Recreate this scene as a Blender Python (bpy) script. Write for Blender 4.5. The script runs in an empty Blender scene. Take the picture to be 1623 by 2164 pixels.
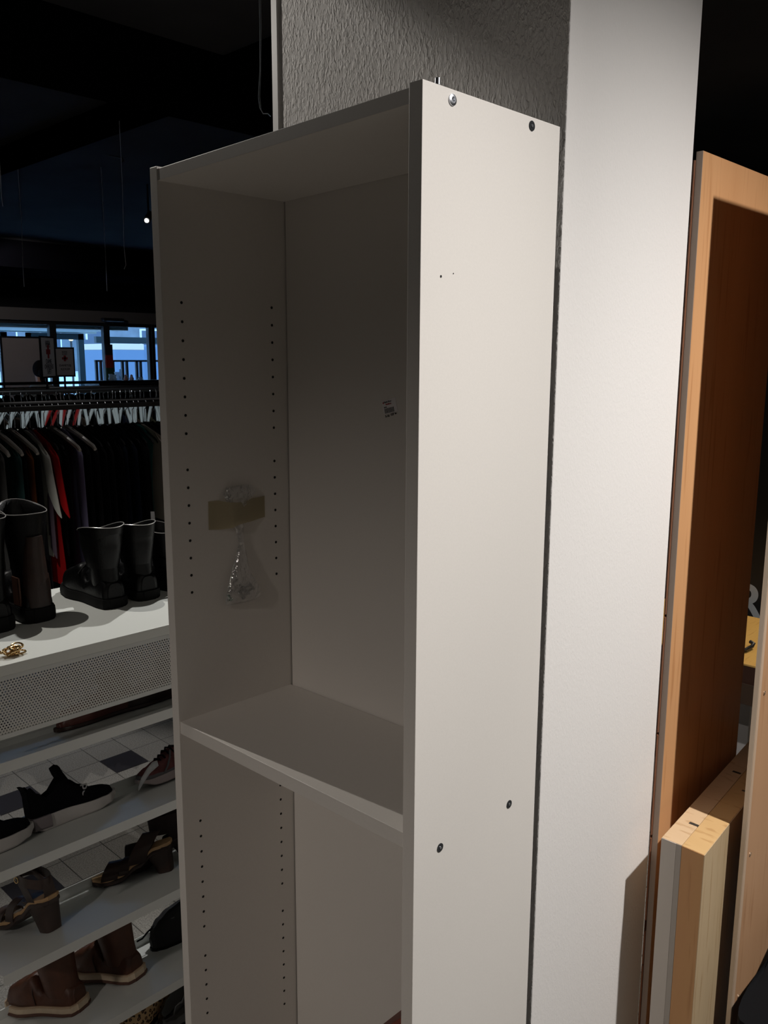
import bpy, math, random
from mathutils import Vector, Matrix
random.seed(7)
SC = bpy.context.scene
COL = SC.collection
# ------------------------------------------------------------------ camera
CP = Vector((1.3205, -.7969, 2.0052)); YAW, PIT, ROL, FPX = .7725, .1772, .0042, 1810.1
_f0 = Vector((-math.sin(YAW), math.cos(YAW), 0)); _r0 = Vector((math.cos(YAW), math.sin(YAW), 0)); _z = Vector((0, 0, 1))
CF = _f0*math.cos(PIT)-_z*math.sin(PIT); _u = _z*math.cos(PIT)+_f0*math.sin(PIT)
CR = _r0*math.cos(ROL)+_u*math.sin(ROL); CU = -_r0*math.sin(ROL)+_u*math.cos(ROL)
cam = bpy.data.cameras.new('camera'); co = bpy.data.objects.new('camera', cam); COL.objects.link(co)
co.matrix_world = Matrix(((CR.x, CU.x, -CF.x, CP.x), (CR.y, CU.y, -CF.y, CP.y), (CR.z, CU.z, -CF.z, CP.z), (0, 0, 0, 1)))
cam.sensor_fit = 'HORIZONTAL'; cam.sensor_width = 36; cam.lens = FPX/1623*36; cam.clip_start = .05; cam.clip_end = 300
SC.camera = co
# ------------------------------------------------------------------ view, world, lights
SC.view_settings.view_transform = 'Standard'; SC.view_settings.look = 'None'
SC.view_settings.exposure = 0.0; SC.view_settings.gamma = 1.0
try: SC.view_settings.use_curve_mapping = False
except Exception: pass
W = bpy.data.worlds.new('dusk'); SC.world = W; W.use_nodes = True
W.node_tree.nodes['Background'].inputs[0].default_value = (.33, .58, .95, 1)
W.node_tree.nodes['Background'].inputs[1].default_value = 3.6

CEIL = 3.4
def spot(name, loc, target, power, cone, blend, col, size=.03):
    l = bpy.data.lights.new(name, 'SPOT'); l.energy = power; l.spot_size = math.radians(cone); l.spot_blend = blend
    l.color = col; l.shadow_soft_size = size
    o = bpy.data.objects.new(name, l); COL.objects.link(o); o.location = loc
    o.rotation_euler = (Vector(target)-Vector(loc)).to_track_quat('-Z', 'Y').to_euler()
    return o
spot('key_lamp', (1.901, .753, 3.30), (1.531, .749, .828), 320, 117.5, 1.0, (1, .965, .93), .03)
spot('second_key_lamp', (1.952, .632, 3.06), (.277, -.883, 1.99), 87, 60.7, 1.0, (1, .955, .92), .03)
spot('aisle_lamp', (-1.4, -.10, 3.16), (.04, -.10, 1.10), 50, 120, .15, (1, .95, .88), .005)
spot('rack_lamp', (-1.7, 2.0, 3.16), (-.95, .25, 1.0), 150, 42, .5, (1, .98, .95), .02)
spot('floor_fill', (-3.0, .9, 3.16), (-2.15, .8, 0), 95, 34, .5, (1, .97, .94), .03)  # added fill that brightens the tiles seen below the clothes
spot('front_bounce_fill', (-.1, -1.5, 3.16), (-.1, -1.45, 0), 66, 62, .4, (1, .86, .77), .05)  # added fill: lights the floor so its bounce reaches the bookcase front
spot('side_bounce_fill', (1.8, -2.6, 3.16), (1.8, -2.5, 0), 60, 70, .4, (1, .9, .82), .05)  # second added bounce fill onto the floor, not an entrance fixture
spot('bookcase_fill', (.9, -3.2, 3.16), (.3, 0, .42), 94, 46, 1.0, (1, .90, .82), .08)  # added soft fill giving the bookcase interior some low direct light
spot('near_clothes_fill', (-1.5, 1.8, 3.16), (-2.2, 1.2, 1.5), 9, 50, .6, (1, .96, .92), .03)  # weak fill added to lift the garments on the nearest rail
spot('desk_spot', (.4, 3.6, 3.16), (.0, 3.0, .7), 120, 70, .5, (1, .86, .66), .04)  # spot near ceiling height aimed at the desk
spot('hanger_fill', (-2.72, 1.25, 3.16), (-3.38, 1.35, 1.7), 26, 62, .6, (.92, .98, 1), .04)  # narrow fill added so the white hangers come out bright
spot('sign_fill', (-3.6, 2.6, 3.2), (-4.9, 2.1, 2.0), 5, 50, .5, (.95, .96, 1), .04)  # small fill put in to make the signs readable
spot('door_lamp', (-8.8, 3.4, 3.2), (-10.9, 4.9, 2.1), 26, 90, .6, (1, .93, .88), .04)  # fill added indoors to brighten the poster and window header

def ray(x, y): return CF+CR*((x-811.5)/FPX)-CU*((y-1082)/FPX)
def atX(x, y, X): d = ray(x, y); return CP+d*((X-CP.x)/d.x)
def atY(x, y, Y): d = ray(x, y); return CP+d*((Y-CP.y)/d.y)
def atZ(x, y, Z): d = ray(x, y); return CP+d*((Z-CP.z)/d.z)

# ------------------------------------------------------------------ materials
def lin(c):
    return tuple(((v/255)/12.92 if v/255 <= .04045 else ((v/255+.055)/1.055)**2.4) for v in c)
MATS = {}
def mat(name, col, rough=.5, metal=0., var=0., vscale=8., bump=0., bscale=200., stretch=(1, 1, 1), spec=.5, col2=None, alpha=None, coat=0.):
    """plain surface: base colour, optional mottling between two shades, optional bump"""
    if name in MATS: return MATS[name]
    m = bpy.data.materials.new(name); m.use_nodes = True; MATS[name] = m
    nt = m.node_tree; b = nt.nodes['Principled BSDF']
    b.inputs['Base Color'].default_value = (*col, 1); b.inputs['Roughness'].default_value = rough
    b.inputs['Metallic'].default_value = metal; b.inputs['Specular IOR Level'].default_value = spec
    b.inputs['Coat Weight'].default_value = coat
    if alpha is not None: b.inputs['Alpha'].default_value = alpha
    if var or bump:
        tc = nt.nodes.new('ShaderNodeTexCoord'); mp = nt.nodes.new('ShaderNodeMapping'); mp.inputs['Scale'].default_value = stretch
        nt.links.new(tc.outputs['Object'], mp.inputs[0])
    if var:
        n = nt.nodes.new('ShaderNodeTexNoise'); n.inputs['Scale'].default_value = vscale; n.inputs['Detail'].default_value = 5
        nt.links.new(mp.outputs[0], n.inputs['Vector'])
        r = nt.nodes.new('ShaderNodeValToRGB'); r.color_ramp.elements[0].position = .3; r.color_ramp.elements[1].position = .7
        c2 = col2 or tuple(v*(1-var) for v in col)
        r.color_ramp.elements[0].color = (*c2, 1); r.color_ramp.elements[1].color = (*col, 1)
        nt.links.new(n.outputs['Fac'], r.inputs[0]); nt.links.new(r.outputs[0], b.inputs['Base Color'])
    if bump:
        n = nt.nodes.new('ShaderNodeTexNoise'); n.inputs['Scale'].default_value = bscale; n.inputs['Detail'].default_value = 3
        nt.links.new(mp.outputs[0], n.inputs['Vector'])
        bp = nt.nodes.new('ShaderNodeBump'); bp.inputs['Strength'].default_value = bump; bp.inputs['Distance'].default_value = .002
        nt.links.new(n.outputs['Fac'], bp.inputs['Height']); nt.links.new(bp.outputs[0], b.inputs['Normal'])
    return m
def wood(name, c1, c2, scale=14, stretch=(1, 1, .06), rough=.45):
    if name in MATS: return MATS[name]
    m = mat(name, c1, rough, 0, .1, scale, 0, 1, stretch, col2=c2)
    nt = m.node_tree; b = nt.nodes['Principled BSDF']
    ramp = [n for n in nt.nodes if n.type == 'VALTORGB'][0]; mp = [n for n in nt.nodes if n.type == 'MAPPING'][0]
    fl = nt.nodes.new('ShaderNodeTexNoise'); fl.inputs['Scale'].default_value = scale*9; fl.inputs['Detail'].default_value = 2
    nt.links.new(mp.outputs[0], fl.inputs['Vector'])
    r2 = nt.nodes.new('ShaderNodeValToRGB'); r2.color_ramp.elements[0].position = .30; r2.color_ramp.elements[1].position = .42
    r2.color_ramp.elements[0].color = (.78, .70, .62, 1); r2.color_ramp.elements[1].color = (1, 1, 1, 1)
    mx = nt.nodes.new('ShaderNodeMixRGB'); mx.blend_type = 'MULTIPLY'; mx.inputs[0].default_value = .8
    nt.links.new(fl.outputs['Fac'], r2.inputs[0]); nt.links.new(ramp.outputs[0], mx.inputs[1]); nt.links.new(r2.outputs[0], mx.inputs[2])
    nt.links.new(mx.outputs[0], b.inputs['Base Color'])
    return m
def emis(name, col, s):
    if name in MATS: return MATS[name]
    m = bpy.data.materials.new(name); m.use_nodes = True; MATS[name] = m
    b = m.node_tree.nodes['Principled BSDF']; b.inputs['Base Color'].default_value = (*col, 1)
    b.inputs['Emission Color'].default_value = (*col, 1); b.inputs['Emission Strength'].default_value = s
    return m
def clear(name, tint, gloss=.08, rough=.05, op=0.0, wrinkle=0):
    """thin clear sheet: see-through, a little diffuse body, fresnel gloss"""
    if name in MATS: return MATS[name]
    m = bpy.data.materials.new(name); m.use_nodes = True; MATS[name] = m
    nt = m.node_tree; nt.nodes.clear()
    out = nt.nodes.new('ShaderNodeOutputMaterial'); t = nt.nodes.new('ShaderNodeBsdfTransparent'); t.inputs[0].default_value = (*tint, 1)
    d = nt.nodes.new('ShaderNodeBsdfDiffuse'); d.inputs[0].default_value = (*tint, 1)
    g = nt.nodes.new('ShaderNodeBsdfGlossy'); g.inputs['Roughness'].default_value = rough
    m1 = nt.nodes.new('ShaderNodeMixShader'); m1.inputs[0].default_value = op
    nt.links.new(t.outputs[0], m1.inputs[1]); nt.links.new(d.outputs[0], m1.inputs[2])
    m2 = nt.nodes.new('ShaderNodeMixShader'); m2.inputs[0].default_value = gloss
    nt.links.new(m1.outputs[0], m2.inputs[1]); nt.links.new(g.outputs[0], m2.inputs[2]); nt.links.new(m2.outputs[0], out.inputs[0])
    if wrinkle:
        n = nt.nodes.new('ShaderNodeTexNoise'); n.inputs['Scale'].default_value = wrinkle; tc = nt.nodes.new('ShaderNodeTexCoord')
        bp = nt.nodes.new('ShaderNodeBump'); bp.inputs['Strength'].default_value = .9; bp.inputs['Distance'].default_value = .01
        nt.links.new(tc.outputs['Object'], n.inputs['Vector']); nt.links.new(n.outputs['Fac'], bp.inputs['Height'])
        nt.links.new(bp.outputs[0], g.inputs['Normal'])
    return m
def perforated(name, col, p=.0072, r=.0019):
    """sheet metal with a staggered pattern of round holes cut through it"""
    m = mat(name, col, .5); nt = m.node_tree; b = nt.nodes['Principled BSDF']; out = nt.nodes['Material Output']
    tc = nt.nodes.new('ShaderNodeTexCoord'); sp = nt.nodes.new('ShaderNodeSeparateXYZ'); nt.links.new(tc.outputs['Object'], sp.inputs[0])
    def M(op, a, v=None):
        n = nt.nodes.new('ShaderNodeMath'); n.operation = op
        for i, q in enumerate((a, v)):
            if q is None: continue
            if isinstance(q, (int, float)): n.inputs[i].default_value = q
            else: nt.links.new(q, n.inputs[i])
        return n.outputs[0]
    q = p*math.sqrt(3); ds = []
    for o in (0, .5):
        a = M('MULTIPLY', M('SUBTRACT', M('FRACT', M('ADD', M('DIVIDE', sp.outputs[1], p), 100+o)), .5), p)
        c = M('MULTIPLY', M('SUBTRACT', M('FRACT', M('ADD', M('DIVIDE', sp.outputs[2], q), 100+o)), .5), q)
        ds.append(M('SQRT', M('ADD', M('MULTIPLY', a, a), M('MULTIPLY', c, c))))
    h = M('LESS_THAN', M('MINIMUM', ds[0], ds[1]), r)
    t = nt.nodes.new('ShaderNodeBsdfTransparent'); mx = nt.nodes.new('ShaderNodeMixShader')
    nt.links.new(h, mx.inputs[0]); nt.links.new(b.outputs[0], mx.inputs[1]); nt.links.new(t.outputs[0], mx.inputs[2]); nt.links.new(mx.outputs[0], out.inputs[0])
    return m

laminate = mat('white_laminate', (.76, .725, .68), .42, 0, .03, 300, .05, 900)
lam_edge = mat('laminate_edge', (.76, .71, .66), .45)
dark = mat('black_hole', (.012, .012, .012), .9)
chrome = mat('steel', (.62, .64, .68), .3, 1.0)
blackmetal = mat('black_metal', (.012, .012, .014), .45)
beech = wood('beech_veneer', (.66, .36, .17), (.58, .30, .135), 9, (1, 1, .05))
maple = wood('maple', (.64, .42, .20), (.57, .36, .16), 10, (.3, 1, .08))
maple_pale = wood('maple_pale', (.66, .47, .29), (.61, .42, .25), 10, (.3, 1, .08))
rackwhite = mat('rack_white_paint', (.70, .72, .70), .4)
blackleather = mat('black_leather', (.0035, .0035, .004), .38, 0, .3, 30, .25, 160, spec=.22)
blackfabric = mat('black_knit', (.006, .006, .008), .95, 0, .3, 200, .4, 900, spec=.1)
brownleather = mat('brown_leather', (.11, .038, .018), .5, 0, .45, 25, .2, 300)
darkbrown = mat('dark_brown_leather', (.032, .013, .008), .45, 0, .4, 30, .2, 260)
solewhite = mat('white_rubber', (.62, .59, .57), .6, 0, .05, 60, .1, 400)
solecream = mat('cream_rubber', (.62, .50, .36), .7, 0, .1, 60)
blackrubber = mat('black_rubber', (.004, .004, .004), .7, spec=.2)
whiteplastic = mat('white_plastic', (.66, .74, .76), .3)
gold = mat('gold_metal', (.75, .52, .25), .22, 1.0)

# ------------------------------------------------------------------ mesh helpers
class MB:
    def __init__(s): s.v = []; s.f = []; s.mi = []; s.cur = 0
    def add(s, vs, fs):
        o = len(s.v); s.v += [Vector(v) for v in vs]; s.f += [tuple(i+o for i in f) for f in fs]; s.mi += [s.cur]*len(fs); return s
    def box(s, x0, x1, y0, y1, z0, z1, sh=None):
        vs = [(x, y, z) for x in (x0, x1) for y in (y0, y1) for z in (z0, z1)]
        if sh: vs = [(x, y, z+sh(x)) for x, y, z in vs]
        return s.add(vs, [(0, 1, 3, 2), (4, 6, 7, 5), (0, 4, 5, 1), (2, 3, 7, 6), (0, 2, 6, 4), (1, 5, 7, 3)])
    def prism(s, poly, axis, a0, a1):
        """extrude a polygon given in the two other axes along axis 0/1/2"""
        n = len(poly); vs = []
        for a in (a0, a1):
            for p in poly:
                q = list(p); q.insert(axis, a); vs.append(q)
        return s.add(vs, [tuple(range(n)), tuple(range(2*n-1, n-1, -1))]+[(i, (i+1) % n, (i+1) % n+n, i+n) for i in range(n)])
    def loft(s, rings, closed=True, caps=(True, True)):
        n = len(rings[0]); fs = []
        for k in range(len(rings)-1):
            for i in range(n if closed else n-1):
                j = (i+1) % n; fs.append((k*n+i, k*n+j, (k+1)*n+j, (k+1)*n+i))
        if caps[0]: fs.append(tuple(range(n-1, -1, -1)))
        if caps[1]: b = (len(rings)-1)*n; fs.append(tuple(range(b, b+n)))
        return s.add([p for r in rings for p in r], fs)
    def tube(s, pts, r, n=8, flat=None, caps=(True, True)):
        pts = [Vector(p) for p in pts]; rings = []; up = None
        for i, p in enumerate(pts):
            t = (pts[min(i+1, len(pts)-1)]-pts[max(i-1, 0)]).normalized()
            if up is None: up = Vector((0, 0, 1)) if abs(t.z) < .9 else Vector((1, 0, 0))
            a = t.cross(up); a.normalize(); b = a.cross(t).normalized(); up = b
            rr = r[i] if isinstance(r, (list, tuple)) else r
            rings.append([p+a*(rr*math.cos(2*math.pi*k/n))+b*((flat or 1)*rr*math.sin(2*math.pi*k/n)) for k in range(n)])
        return s.loft(rings, True, caps)
    def cyl(s, p, q, r, n=16, r2=None): return s.tube([p, q], [r, r if r2 is None else r2], n)
    def ball(s, c, r, n=10, sc=(1, 1, 1)):
        c = Vector(c); rings = []
        for i in range(1, n):
            a = math.pi*i/n
            rings.append([c+Vector((r*sc[0]*math.sin(a)*math.cos(2*math.pi*k/n), r*sc[1]*math.sin(a)*math.sin(2*math.pi*k/n), -r*sc[2]*math.cos(a))) for k in range(n)])
        return s.loft(rings)
    def torus(s, c, R, r, M=None, sx=1, n=14, m=6):
        rings = []
        for i in range(n):
            a = 2*math.pi*i/n; ring = []
            for k in range(m):
                b = 2*math.pi*k/m
                p = Vector(((R+r*math.cos(b))*math.cos(a)*sx, (R+r*math.cos(b))*math.sin(a), r*math.sin(b)))
                if M: p = M @ p
                ring.append(p+Vector(c))
            rings.append(ring)
        return s.loft(rings+[rings[0]], True, (False, False))
    def mat4(s, M): s.v = [M @ v for v in s.v]; return s

def link(name, mb, mats, parent=None, smooth=False, bevel=0, world=False, sub=0, angle=35):
    me = bpy.data.meshes.new(name); vs = mb.v
    if world and parent is not None:
        W_ = Matrix.Identity(4); p = parent
        chain = []
        while p is not None: chain.append(p); p = p.parent
        for p in reversed(chain): W_ = W_ @ p.matrix_basis
        Wi = W_.inverted(); vs = [Wi @ v for v in vs]
    me.from_pydata([tuple(v) for v in vs], [], mb.f)
    ms = mats if isinstance(mats, (list, tuple)) else [mats]
    for m in ms: me.materials.append(m)
    for p, i in zip(me.polygons, mb.mi): p.material_index = min(i, len(ms)-1); p.use_smooth = smooth
    me.validate(); me.update()
    import bmesh
    bm = bmesh.new(); bm.from_mesh(me); bmesh.ops.recalc_face_normals(bm, faces=bm.faces); bm.to_mesh(me); bm.free()
    if smooth:
        try: me.set_sharp_from_angle(angle=math.radians(angle))
        except Exception: pass
    o = bpy.data.objects.new(name, me); COL.objects.link(o)
    if parent: o.parent = parent
    if bevel:
        b = o.modifiers.new('bevel', 'BEVEL'); b.width = bevel; b.segments = 2; b.limit_method = 'ANGLE'
    if sub:
        b = o.modifiers.new('sub', 'SUBSURF'); b.levels = sub; b.render_levels = sub
    return o
def tag(o, label, cat, group=None):
    o['label'] = label; o['category'] = cat
    if group: o['group'] = group
    return o
def thing(name, label, cat, loc=(0, 0, 0), rot=(0, 0, 0), group=None, M=None):
    o = bpy.data.objects.new(name, None); COL.objects.link(o); o.empty_display_size = .05
    if M is not None: o.matrix_basis = M
    else: o.location = loc; o.rotation_euler = rot
    return tag(o, label, cat, group)
def struct(o): o['kind'] = 'structure'; return o
def copytree(o, parent=None):
    c = o.copy(); COL.objects.link(c); c.parent = parent
    for ch in list(o.children): copytree(ch, c)
    return c
def text(name, body, m, parent, M, size, align='CENTER', ext=.0004, off=0):
    cu = bpy.data.curves.new(name, 'FONT'); cu.body = body; cu.size = size; cu.align_x = align; cu.align_y = 'CENTER'; cu.extrude = ext; cu.offset = off
    t = bpy.data.objects.new(name, cu); COL.objects.link(t)
    me = bpy.data.meshes.new_from_object(t); bpy.data.objects.remove(t)
    me.materials.clear(); me.materials.append(m); me.name = name
    o = bpy.data.objects.new(name, me); COL.objects.link(o); o.parent = parent; o.matrix_basis = M
    return o
def frame(o, x, y, z=None):
    """matrix from origin and two axes"""
    x = Vector(x).normalized(); y = Vector(y); y = (y-x*y.dot(x)).normalized(); z = x.cross(y); o = Vector(o)
    return Matrix(((x.x, y.x, z.x, o.x), (x.y, y.y, z.y, o.y), (x.z, y.z, z.z, o.z), (0, 0, 0, 1)))

# ================================================================== SETTING
def floor_mat():
    m = mat('speckled_floor_tile', (.40, .385, .355), .4, 0, .62, 190)
    nt = m.node_tree; b = nt.nodes['Principled BSDF']; ramp = [n for n in nt.nodes if n.type == 'VALTORGB'][0]
    tc = nt.nodes.new('ShaderNodeTexCoord'); mp = nt.nodes.new('ShaderNodeMapping'); mp.inputs['Location'].default_value = (2.516, -1.09, 0)
    nt.links.new(tc.outputs['Object'], mp.inputs[0])
    br = nt.nodes.new('ShaderNodeTexBrick'); br.offset = 0; br.inputs['Scale'].default_value = 1; br.inputs['Brick Width'].default_value = .1765; br.inputs['Row Height'].default_value = .1765
    br.inputs['Mortar Size'].default_value = .0022; br.inputs['Mortar Smooth'].default_value = .2
    br.inputs['Color1'].default_value = (1, 1, 1, 1); br.inputs['Color2'].default_value = (.9, .9, .9, 1); br.inputs['Mortar'].default_value = (.25, .25, .25, 1)
    nt.links.new(mp.outputs[0], br.inputs['Vector'])
    mx = nt.nodes.new('ShaderNodeMixRGB'); mx.blend_type = 'MULTIPLY'; mx.inputs[0].default_value = 1
    nt.links.new(ramp.outputs[0], mx.inputs[1]); nt.links.new(br.outputs['Color'], mx.inputs[2]); nt.links.new(mx.outputs[0], b.inputs['Base Color'])
    return m
X0, X1, Y0, Y1 = -11.0, 6.0, -6.0, 12.0
struct(link('floor', MB().box(X0-.15, X1, Y0, Y1, -.1, 0), floor_mat()))
darktile = mat('dark_granite_tile', (.035, .033, .040), .35, 0, .3, 300)
ft = .1765
for k, (cx, cy) in enumerate([(-2.516, 1.09), (-2.516, .5605), (-1.81, .3135), (-1.81, 1.0195)]):
    mb = MB().box(cx+.002, cx+ft-.002, cy+.002, cy+ft-.002, -.001, .0012) if k != 1 else MB().box(cx+.002, cx+ft-.002, cy-.03, cy+ft-.002, -.001, .0012)
    o = struct(link('trim_%d' % (k+10), mb, darktile))
ceilm = mat('black_ceiling_paint', (.050, .050, .056), .9, 0, .35, 1.2, spec=.06)
blackwall = mat('black_wall_paint', (.012, .012, .014), .95, spec=.02)
struct(link('ceiling', MB().box(X0, X1, Y0, Y1, CEIL, CEIL+.1), ceilm))
struct(link('wall_back', MB().box(X0, X1, Y1, Y1+.1, 0, CEIL), blackwall))
struct(link('wall_front', MB().box(X0, X1, Y0-.1, Y0, 0, CEIL), mat('grey_wall_paint', (.35, .32, .29), .8)))
struct(link('wall_right', MB().box(X1, X1+.1, Y0, Y1, 0, CEIL), mat('grey_wall_paint', (.35, .32, .29), .8)))
# ceiling beams
bm_ = mat('black_beam_paint', (.002, .002, .003), .95, spec=.0)
bx = atZ(300, 185, 3.2).x
struct(link('trim_2', MB().box(bx-.12, bx+.10, Y0, Y1, 3.14, CEIL), bm_))
for k, q in enumerate([(160, 300), (480, 150)]):
    yy = atZ(*q, 3.35).y
    struct(link('trim_%d' % (3+k), MB().box(X0, X1, yy-.045, yy+.045, 3.33, CEIL), bm_))
struct(link('trim_5', MB().box(-10.99, -9.4, Y0, Y1, 3.08, CEIL), bm_))
# pillar
def plaster(nm, st, sc):
    m = bpy.data.materials.new(nm); m.use_nodes = True; nt = m.node_tree; b = nt.nodes['Principled BSDF']
    b.inputs['Base Color'].default_value = (.80, .775, .75, 1); b.inputs['Roughness'].default_value = .75; b.inputs['Specular IOR Level'].default_value = .25
    tc = nt.nodes.new('ShaderNodeTexCoord'); mp = nt.nodes.new('ShaderNodeMapping'); mp.inputs['Scale'].default_value = (1, 1, .45)
    n = nt.nodes.new('ShaderNodeTexNoise'); n.inputs['Scale'].default_value = sc; n.inputs['Detail'].default_value = 3; n.inputs['Distortion'].default_value = .6
    bp = nt.nodes.new('ShaderNodeBump'); bp.inputs['Strength'].default_value = st; bp.inputs['Distance'].default_value = .003
    r = nt.nodes.new('ShaderNodeValToRGB'); r.color_ramp.elements[0].position = .42; r.color_ramp.elements[1].position = .66
    nt.links.new(tc.outputs['Object'], mp.inputs[0]); nt.links.new(mp.outputs[0], n.inputs['Vector']); nt.links.new(n.outputs['Fac'], r.inputs[0])
    nt.links.new(r.outputs[0], bp.inputs['Height']); nt.links.new(bp.outputs[0], b.inputs['Normal'])
    return m
PX0, PX1, PY0, PY1 = -.105, .574, .35, .768
pm_ = MB().box(PX0, PX1, PY0, PY1, 0, CEIL); pm_.mi = [0, 1, 0, 0, 0, 0]
struct(link('wall_pillar', pm_, [plaster('rolled_white_plaster', .5, 190), plaster('smoother_white_plaster', .10, 330)], bevel=.002))
struct(link('trim_1', MB().box(PX0-.002, PX0+.016, PY0-.004, PY0+.02, 0, CEIL), mat('corner_bead_paint', (.8, .78, .76), .5), bevel=.001))

# ---- shop front (facade) at X0
struct(link('wall_left', MB().box(X0-.15, X0, Y0, Y1, 2.69, CEIL).box(X0-.15, X0, Y0, 3.2, 0, 2.69).box(X0-.15, X0, 7.6, Y1, 0, 2.69), blackwall))
struct(link('trim_6', MB().box(X0-.12, X0+.06, 3.2, 7.6, 2.52, 2.69), mat('grey_header', (.12, .11, .11), .6)))
dev = tag(link('door_sensor', MB().box(X0+.06, X0+.16, 5.66, 6.0, 2.54, 2.59), blackmetal, bevel=.01), 'small black sensor box on the grey header above the shop windows', 'sensor')
alu = mat('dark_window_frame', (.012, .013, .015), .5); tealframe = mat('teal_grey_door_frame', (.05, .085, .10), .5)
softm = mat('pale_soffit', (.42, .50, .50), .7)
glass = clear('window_glass', (.93, .96, .97), .03, .02)
ys = [3.28, 4.88, 4.98, 5.72, 5.82, 6.485, 6.595, 7.5]
for k in range(4):
    a, b = ys[2*k], ys[2*k+1]
    w = bpy.data.objects.new('window_%d' % (k+1), None); COL.objects.link(w); w.location = (X0, a, 0); struct(w)
    m_ = MB().box(X0-.06, X0+.02, a-.05, a+.0, 0, 2.52).box(X0-.06, X0+.02, b, b+.05, 0, 2.52).box(X0-.06, X0+.02, a, b, 2.47, 2.52).box(X0-.06, X0+.02, a, b, 0, .12)
    link('window_frame', m_, alu, w, world=True)
    link('pane', MB().box(X0-.03, X0-.024, a, b, .12, 2.47), glass, w, world=True)
# outer porch doors, 1.8 m further out
XV = X0-1.8
struct(link('trim_7', MB().box(XV-.3, X0-.1, 3.0, 6.2, 2.42, 2.52), softm))
struct(link('trim_8', MB().box(XV-.05, XV+.1, 3.2, 6.5, 2.405, 2.46), softm))
for k, (a, b) in enumerate([(3.5, 5.0), (5.33, 6.30)]):
    w = bpy.data.objects.new('door_%d' % (k+1), None); COL.objects.link(w); w.location = (XV, a, 0); struct(w)
    m_ = MB().box(XV-.05, XV+.03, a, a+.06, 0, 2.40).box(XV-.05, XV+.03, b-.10, b, 0, 2.40).box(XV-.05, XV+.03, a, b, 2.30, 2.40).box(XV-.05, XV+.03, a, b, 0, .1)
    link('door_frame', m_, tealframe, w, world=True)
    link('pane', MB().box(XV-.02, XV-.014, a+.06, b-.1, .1, 2.3), glass, w, world=True)
struct(link('trim_20', MB().box(XV+.0, XV+.08, 6.5, 8.2, 2.25, 2.36), tealframe))
# ---- outside
snow = mat('blue_snow', (.80, .86, .92), .8, 0, .25, .5)
g = MB().add([(-11.2, -25, -.02), (-70, -60, 1.2), (-70, 110, 1.2), (-11.1, 35, -.02)], [(0, 1, 2, 3)])
struct(link('ground', g, snow))
brick = mat('grey_brick_wall', (.20, .24, .28), .9, 0, .35, .9)
bd = thing('apartment_building', 'brick apartment building across the snowy street', 'building', (-60, 20, 1))
link('wall', MB().box(-66, -60, -10, 60, .5, 14), brick, bd, world=True)
wf = mat('white_window_trim', (.85, .85, .85), .6); wg = mat('dark_glass', (.06, .09, .14), .2)
for i, y in enumerate([12, 16.5, 21, 24.3, 27.5, 31, 35.5, 40]):
    for z in (2.6, 5.6, 8.6):
        w = link('window', MB().box(-60.0, -59.85, y-.8, y+.8, z-.1, z+1.6), wf, bd, world=True)
        link('pane', MB().box(-59.86, -59.82, y-.68, y+.68, z+.02, z+1.48), wg, w, world=True)
for i, (px_, z0_, z1_) in enumerate([(192, .9, 3.4)]):
    p = atX(px_, 757, -59.8); link('door', MB().box(-60, -59.8, p.y-.5, p.y+.5, 1, 3.3), wg, bd, world=True)
p = atX(150, 718, -30)
sl = thing('street_lamp', 'street lamp glowing warm yellow outside the shop window', 'lamp', (p.x, p.y, .4))
link('pole', MB().cyl((0, 0, 0), (0, 0, p.z-.4), .04), blackmetal, sl)
link('lamp_head', MB().ball((.0, 0, p.z-.36), .09), emis('warm_lamp', (1, .72, .3), 3), sl)
p = atX(272, 731, -22)
bb = thing('delivery_truck', 'beige box truck parked outside the right shop window', 'truck', (p.x, p.y, .2))
pa, pb = atX(243, 726, -22), atX(305, 740, -22)
link('cargo_box', MB().box(p.x-2, p.x, pa.y, pb.y, pb.z, pa.z), mat('beige_truck_paint', (.62, .52, .42), .6), bb, world=True, bevel=.02)
link('chassis', MB().box(p.x-2, p.x, pa.y, pb.y, .7, pb.z), mat('blue_truck_paint', (.10, .17, .27), .6), bb, world=True)
link('cab', MB().box(p.x-1.9, p.x-.1, pb.y, pb.y+.8, .7, pb.z+.15), mat('blue_truck_paint', (.1, .17, .27), .6), bb, world=True, bevel=.06)
for y in (pa.y+.3, pb.y+.35):
    link('wheel', MB().cyl((p.x-1.9, y, .72), (p.x+.02, y, .72), .34, 20), blackrubber, bb, world=True)
rl = thing('porch_railing', 'dark metal porch railing with upright bars outside the shop windows', 'railing', (X0-.9, 5.5, 0))
ra = atX(200, 762, X0-.9); rb_ = atX(330, 762, X0-.9)
link('top_rail', MB().box(X0-.92, X0-.88, ra.y, rb_.y+.5, ra.z-.02, ra.z+.01), blackmetal, rl, world=True)
for q in (204, 213, 239, 259, 268, 289, 297, 318):
    y = atX(q, 780, X0-.9).y; link('baluster', MB().box(X0-.92, X0-.88, y-.02, y+.02, 0, ra.z-.01), blackmetal, rl, world=True)

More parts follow.
